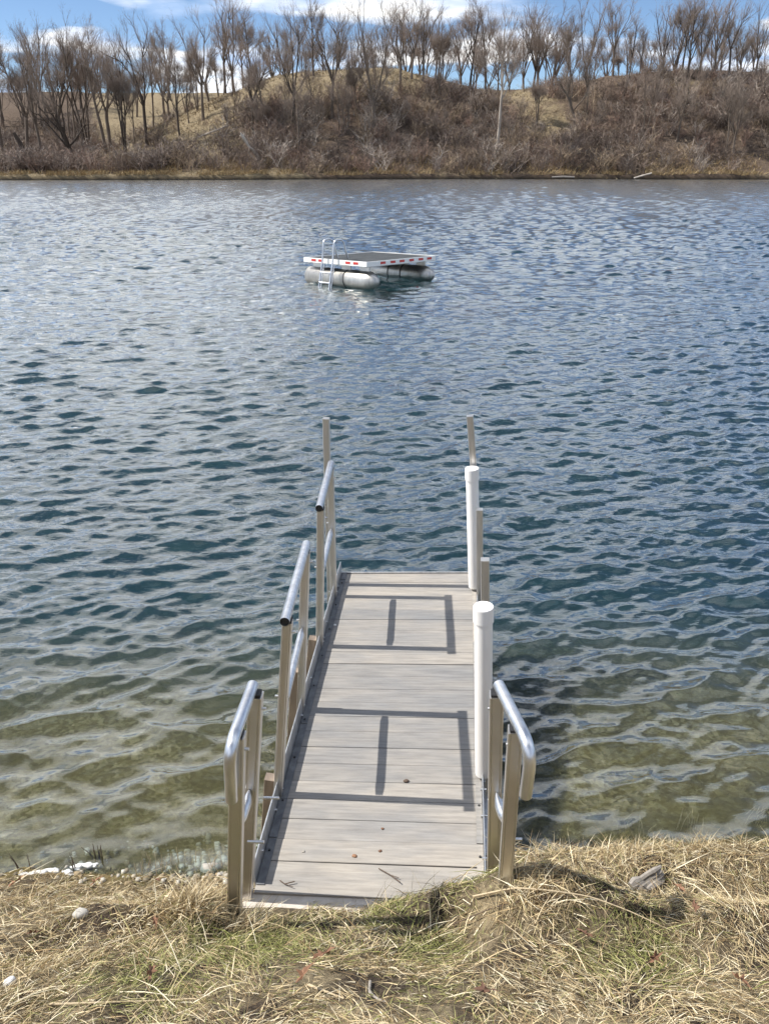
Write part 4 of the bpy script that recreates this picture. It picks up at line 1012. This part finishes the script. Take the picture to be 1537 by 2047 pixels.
add_blades(52000, 2.6, (0.025, 0.065), (0.0012, 0.0026), 0.75, 0.35, 1.0, 0.5)     # short upright
add_blades(5000, 2.6, (0.10, 0.20), (0.002, 0.004), 0.45, 0.35, 0.1, 0.5)          # long loose
add_blades(16000, 2.6, (0.012, 0.05), (0.0015, 0.004), 0.12, 0.2, 0.1, 0.2, False)  # litter on the bare soil
_f = dock_world(-0.14, -0.36)
add_blades(1500, (_f[0], _f[1], 0.10, 0.04), (0.07, 0.17), (0.002, 0.0045), 1.0, 0.3, 0.05, 0.5)   # straw tuft at the left handrail foot
_f = dock_world(1.16, -0.32)
add_blades(900, (_f[0], _f[1], 0.12, 0.05), (0.06, 0.13), (0.002, 0.0045), 0.9, 0.3, 0.05, 0.5)
add_blades(2600, (1.25, 2.86, 0.75, 0.07), (0.05, 0.13), (0.0016, 0.0035), 0.9, 0.4, 0.05, 0.6)    # shaggy crest of the right bank
V = np.concatenate(VV); me = np_mesh('grass', V, tri=np.concatenate(TT)); color_attr(me, np.concatenate(CC))
tag(link('grass', me, 'grass_blades'), 'dry straw-coloured grass with green patches on the near bank', 'grass', kind='stuff')

# ------------------------------------------------------------------ near bank: stalks, twigs, leaves, stones
def stalk(name, label, cat, px, lifts, r, material, group=None):
    pts = []
    for (c_, r_), l in zip(px, lifts):
        if l is None: continue
        p = ground_hit(c_, r_); d = unit(p - EYEP); pts.append(p - d * l)
    k = []
    for i in range(len(pts) - 1):
        for q in range(4): f = q / 4; k.append(pts[i] * (1 - f) + pts[i + 1] * f)
    k.append(pts[-1])
    for i in range(1, len(k) - 1): k[i] = k[i] * 0.5 + (k[i - 1] + k[i + 1]) * 0.25
    o0 = k[0].copy(); o = MB().tube([q - o0 for q in k], [r * (1 - 0.6 * i / len(k)) for i in range(len(k))], 6).build(name, material); o.location = o0
    return tag(o, label, cat, group)
stalk('dead_stalk', 'long arched pale dead stem lying across the right bank', 'stem', [(945, 1792), (1030, 1774), (1100, 1780), (1180, 1792), (1260, 1822), (1340, 1860)], [.03, .05, .06, .05, .04, .02], 0.0042, 'stalk_pale')
stalk('dead_stalk', 'second thin brown stem crossing under the long arched one', 'stem', [(905, 1848), (990, 1812), (1080, 1794), (1180, 1790)], [.02, .03, .04, .045], 0.0028, 'stalk_dark')
stalk('dead_stalk', 'thin dark stem slanting up to the water edge right of the dock', 'stem', [(1280, 1820), (1240, 1770), (1190, 1720), (1135, 1678)], [.02, .05, .07, .06], 0.0035, 'stalk_dark')
stalk('dead_stalk', 'straight pale stalk lying at the bottom left of the bank', 'stem', [(100, 2008), (200, 2004), (300, 2001), (410, 1995)], [.03, .03, .03, .03], 0.0042, 'stalk_pale')
stalk('stick', 'short pale stick on the bare soil at the bottom middle', 'stick', [(615, 1968), (650, 1982), (688, 1996)], [.025, .025, .02], 0.0055, 'stalk_pale')
stalk('stick', 'curved grey root on the bare soil right of the pale stick', 'stick', [(740, 1962), (738, 1985), (760, 2000), (772, 2003)], [.02, .025, .02, .02], 0.006, 'driftwood')
stalk('dead_stalk', 'pale stalk slanting on the left bank above the straight one', 'stem', [(165, 2022), (205, 1985), (250, 1952)], [.02, .03, .03], 0.003, 'stalk_pale')
for i, (px, lb2) in enumerate([([(560, 1762), (570, 1770), (590, 1766)], 'small forked dark twig on the first plank of the gangway'), ([(757, 1738), (780, 1752), (800, 1768)], 'thin dark twig leaning over the near plank edge')]):
    pts = [dock_world(*dock_uv(*q), 0.006 + 0.004 * k_) for k_, q in enumerate(px)]
    o = MB().tube([p - pts[0] for p in pts], 0.0028, 5).tube([pts[1] - pts[0], (pts[1] - pts[0]) + np.array([0.04, -0.02, 0.004])], 0.0018, 5).build('twig', 'stalk_dark'); o.location = pts[0]; tag(o, lb2, 'twig')
# pebbles and droppings lying on the planks
for i, (q, s_, mt, lb2) in enumerate([((607, 1703), .007, 'stone', 'small grey pebble on the second plank near the left kerb'), ((709, 1712), .010, 'dry_leaf', 'dark leaf crumb on the near planks'), ((765, 1657), .006, 'dry_leaf', 'tiny dark crumb in the middle of the near planks'), ((812, 1562), .012, 'stalk_dark', 'small dark clump of dirt on the planks inside the rail shadow'), ((670, 1250), .010, 'foam', 'tiny white shell on the planks by the left kerb'), ((760, 1702), .007, 'dry_leaf', 'thin dark speck right of the leaf crumb')]):
    P = dock_world(*dock_uv(*q), s_ * 0.4); o = link('pebble' if mt in ('stone', 'foam') else 'debris', rock_mesh(40 + i, s_ * 1.3, s_, s_ * .6, 2), mt); o.location = P; tag(o, lb2, 'pebble' if mt in ('stone', 'foam') else 'debris')

def leaf_mesh(seed):
    rg = random.Random(seed); n_ = 14; vs = [(0, 0, 0.1)]; fs = []
    for k_ in range(n_):
        a = 2 * math.pi * k_ / n_; r = (0.75 + 0.35 * math.cos(5 * a + rg.random())) * rg.uniform(0.8, 1.1)
        vs.append((r * math.cos(a), 0.62 * r * math.sin(a), 0.55 * (0.62 * r * math.sin(a)) ** 2 * 2 + rg.uniform(-.15, .25)))
    for k_ in range(n_): fs.append((0, 1 + k_, 1 + (k_ + 1) % n_))
    vs.append((-1.5, 0.05, 0.2)); fs.append((8, 9, len(vs) - 1))
    me = bpy.data.meshes.new('leaf'); me.from_pydata(vs, [], fs); me.update(); me.materials.append(MATS['dry_leaf'])
    return me
LM = [leaf_mesh(k_) for k_ in range(5)]
LEAVES = [(1352, 1806, .034, 'rust-brown curled leaf on the right bank below the grey wood lump'), (1165, 1892, .040, 'dark rust leaf in the middle of the right bank'), (28, 1790, .036, 'dark brown leaf near the left edge of the bank'), (190, 1788, .026, 'brown leaf on the left bank below the white foam'),
          (318, 1782, .022, 'small brown leaf left of the handrail foot'), (312, 1866, .022, 'dark leaf in the middle of the left bank'), (58, 1896, .022, 'small brown leaf at the left edge halfway down the grass'), (640, 1945, .050, 'large brown leaf on the bare soil patch'), (605, 1990, .040, 'torn brown leaf beside the short pale stick'),
          (968, 2022, .040, 'orange-brown leaf at the bottom middle'), (1388, 1838, .024, 'pale curled leaf right of the rust-brown one'), (1310, 1950, .026, 'brown leaf low on the right bank'), (300, 1980, .026, 'brown leaf low on the left bank'), (1480, 2000, .028, 'brown leaf at the bottom right corner')]
for i, (c_, r_, s_, lb2) in enumerate(LEAVES):
    P = ground_hit(c_, r_); nn = ground_normal(np.array([P[0]]), np.array([P[1]]))[0]
    o = link('dry_leaf', LM[i % 5], None); s_ = min(s_ * 1.2, 0.036); o.scale = (s_, s_, s_)
    qn = Vector(nn).to_track_quat('Z', 'Y').to_euler(); o.rotation_euler = (qn[0] + rp.uniform(-.3, .3), qn[1] + rp.uniform(-.3, .3), rp.uniform(0, 6.28))
    o.location = P + nn * 0.06; tag(o, lb2, 'leaf')
# grey wood lump, paper scraps, foam, stones at the waterline
P = ground_hit(1290, 1768); rw = random.Random(4); wl = MB()
for j in range(4):
    oy = (j - 1.5) * 0.016; pts_ = [(-0.085 + 0.034 * i + rw.uniform(-.006, .006), oy + rw.uniform(-.004, .004), 0.012 + 0.010 * math.sin(i * 1.1 + j) + 0.006 * j) for i in range(6)]
    wl.tube(pts_, [0.010 + rw.uniform(0, .004)] + [0.016 + rw.uniform(-.004, .006) for _ in range(4)] + [0.007], 7)
wl.sm = [False] * len(wl.sm)
o = wl.build('wood_lump', 'driftwood'); o.location = P + np.array([0, 0, .012]); o.rotation_euler = (0.5, -.2, .45); tag(o, 'grey weathered wood lump half sunk in the right bank grass', 'driftwood')
P = ground_hit(162, 1830); o = link('stone', rock_mesh(62, 0.03, 0.024, 0.016, 2), 'stone'); o.location = P + np.array([0, 0, .015]); tag(o, 'pale stone in the grass of the left bank', 'stone')
P = ground_hit(22, 1968); o = link('stone', rock_mesh(63, 0.02, 0.018, 0.014, 2), 'foam'); o.location = P + np.array([0, 0, .015]); tag(o, 'white chip in the grass at the left edge', 'stone')
def foam(cpx, rpx, half, n_, label, seed):
    P = ground_hit(cpx, rpx); rg = random.Random(seed); m_ = MB()
    for k_ in range(n_):
        x_ = rg.uniform(-half, half); y_ = rg.gauss(0, 0.010) + 0.012 * math.sin(x_ * 22); w_ = P + np.array([x_, y_, 0]); z_ = max(float(ground_z(w_[0], w_[1])), 0.0) - P[2] + 0.006
        rr = rg.uniform(0.007, 0.021) * (1 - 0.5 * abs(x_) / half); a0 = rg.random() * 6.28; ring = lambda f, zz_: [(x_ + rr * f * (1.5 + 0.5 * math.sin(3 * q + a0)) * math.cos(q), y_ + rr * f * 0.8 * (1 + 0.35 * math.sin(2 * q + a0)) * math.sin(q), z_ + zz_) for q in [2 * math.pi * i / 9 for i in range(9)]]
        m_.loft([ring(1.0, -0.01), ring(1.05, 0.0), ring(0.8, rr * 0.16), ring(0.3, rr * 0.24)], (False, True))
    o = m_.build('foam_patch', 'foam'); o.location = P; tag(o, label, 'foam')
foam(95, 1745, 0.13, 26, 'long white foam patch at the left waterline', 3)
foam(172, 1737, 0.06, 10, 'short white foam patch right of the long one', 5)
for i, (c_, r_, s_, lb2) in enumerate([(420, 1738, .045, 'pale stone at the waterline left of the handrail feet'), (440, 1752, .026, 'small stone tucked against the left handrail foot'), (395, 1725, .022, 'wet stone just off the left bank'), (448, 1722, .03, 'stone in the shallows beside the left handrail post'), (360, 1722, .02, 'little stone in the shallows farther left of the post'), (340, 1738, .018, 'little stone at the waterline among the reed stubs'), (515, 1690, .022, 'stone in the shallows under the left kerb')]):
    P = ground_hit(c_, r_); o = link('stone', rock_mesh(80 + i, s_, s_ * .8, s_ * .55, 2), 'stone'); o.location = P + np.array([0, 0, s_ * 0.1]); o.rotation_euler = (0, 0, i); tag(o, lb2, 'stone')

rg_ = np.random.RandomState(31)
_bm = bmesh.new(); bmesh.ops.create_icosphere(_bm, subdivisions=1, radius=1.0); _iv = np.array([v.co[:] for v in _bm.verts]); _if = np.array([[v.index for v in f.verts] for f in _bm.faces]); _bm.free()
GV, GF, GC = [], [], []
for k_ in range(420):
    x_ = -0.62 - abs(rg_.normal(0, 0.5)); y_ = 3.06 + rg_.normal(0, 0.13); z_ = float(ground_z(x_, y_))
    if z_ > 0.07 or z_ < -0.2: continue
    r_ = rg_.uniform(0.006, 0.02); q = _iv * (r_ * rg_.uniform(0.6, 1.3, 3)) * (1 + rg_.uniform(-.18, .18, (len(_iv), 1))) + np.array([x_, y_, z_ + r_ * 0.15])
    GF.append(_if + len(GV) * len(_iv)); GV.append(q); GC.append(np.repeat((np.array([[0.33, 0.29, 0.22], [0.45, 0.42, 0.36], [0.20, 0.17, 0.12], [0.26, 0.20, 0.12]])[rg_.randint(4)] * rg_.uniform(0.7, 1.2))[None], len(_iv), 0))
me = np_mesh('gravel', np.concatenate(GV), tri=np.concatenate(GF)); color_attr(me, np.concatenate(GC))
tag(link('gravel', me, 'grass_blades'), 'wet gravel along the left waterline', 'gravel', kind='stuff')

def stems(name, label, c0, r0, n_, hr, spread, material, cat='stems', rad=0.0022, bendy=0.3):
    P = ground_hit(c0, r0); rg = random.Random(int(c0) * 7 + n_)
    e = empty(name, P); tag(e, label, cat)
    for k_ in range(n_):
        bx = np.array([rg.uniform(-spread, spread), rg.uniform(-spread * .5, spread * .5), 0]); w_ = P + bx; bx[2] = float(ground_z(w_[0], w_[1])) - P[2] - 0.01
        h = rg.uniform(*hr); a = rg.uniform(0, 6.28); ln = rg.uniform(0, bendy) * h
        d = np.array([math.cos(a) * ln, math.sin(a) * ln * .6, h])
        MB().tube([bx, bx + d * np.array([.3, .3, .5]), bx + d, ], [rad, rad * .85, rad * .4], 5).build('stem', material, e)
stems('reed_stubs', 'clump of pale upright reed stubs at the left waterline', 330, 1742, 26, (.05, .13), .16, 'stalk_pale', 'reeds')
stems('dead_shoots', 'dark withered shoots standing in the left shallows', 190, 1722, 7, (.06, .16), .05, 'stalk_dark', 'shoots', .0035, .6)
stems('dead_shoots', 'two bent brown stalks at the left end of the waterline', 50, 1735, 3, (.09, .15), .04, 'stalk_dark', 'shoots', .003, .5)
stems('dead_shoots', 'dark stalk beside the white foam patches', 150, 1740, 3, (.08, .14), .02, 'stalk_dark', 'shoots', .003, .5)
stems('grass_stalks', 'tall seeded grass stalks on the crest of the right bank', 1375, 1660, 9, (.10, .20), .07, 'stalk_pale', 'grass stalks', .0022, .35)
stems('grass_stalks', 'pale grass stalks on the right bank crest left of the tall ones', 1270, 1668, 8, (.06, .14), .10, 'stalk_pale', 'grass stalks', .002, .5)
stems('grass_stalks', 'pale grass stalks beside the right handrail foot', 1062, 1702, 7, (.06, .14), .05, 'stalk_pale', 'grass stalks', .002, .5)
stems('grass_stalks', 'loose curled stalks beside the left handrail post', 432, 1742, 6, (.08, .17), .05, 'stalk_pale', 'grass stalks', .002, .9)
stems('grass_stalks', 'pale grass stalks at the right edge of the bank crest', 1505, 1650, 8, (.06, .13), .10, 'stalk_pale', 'grass stalks', .002, .5)
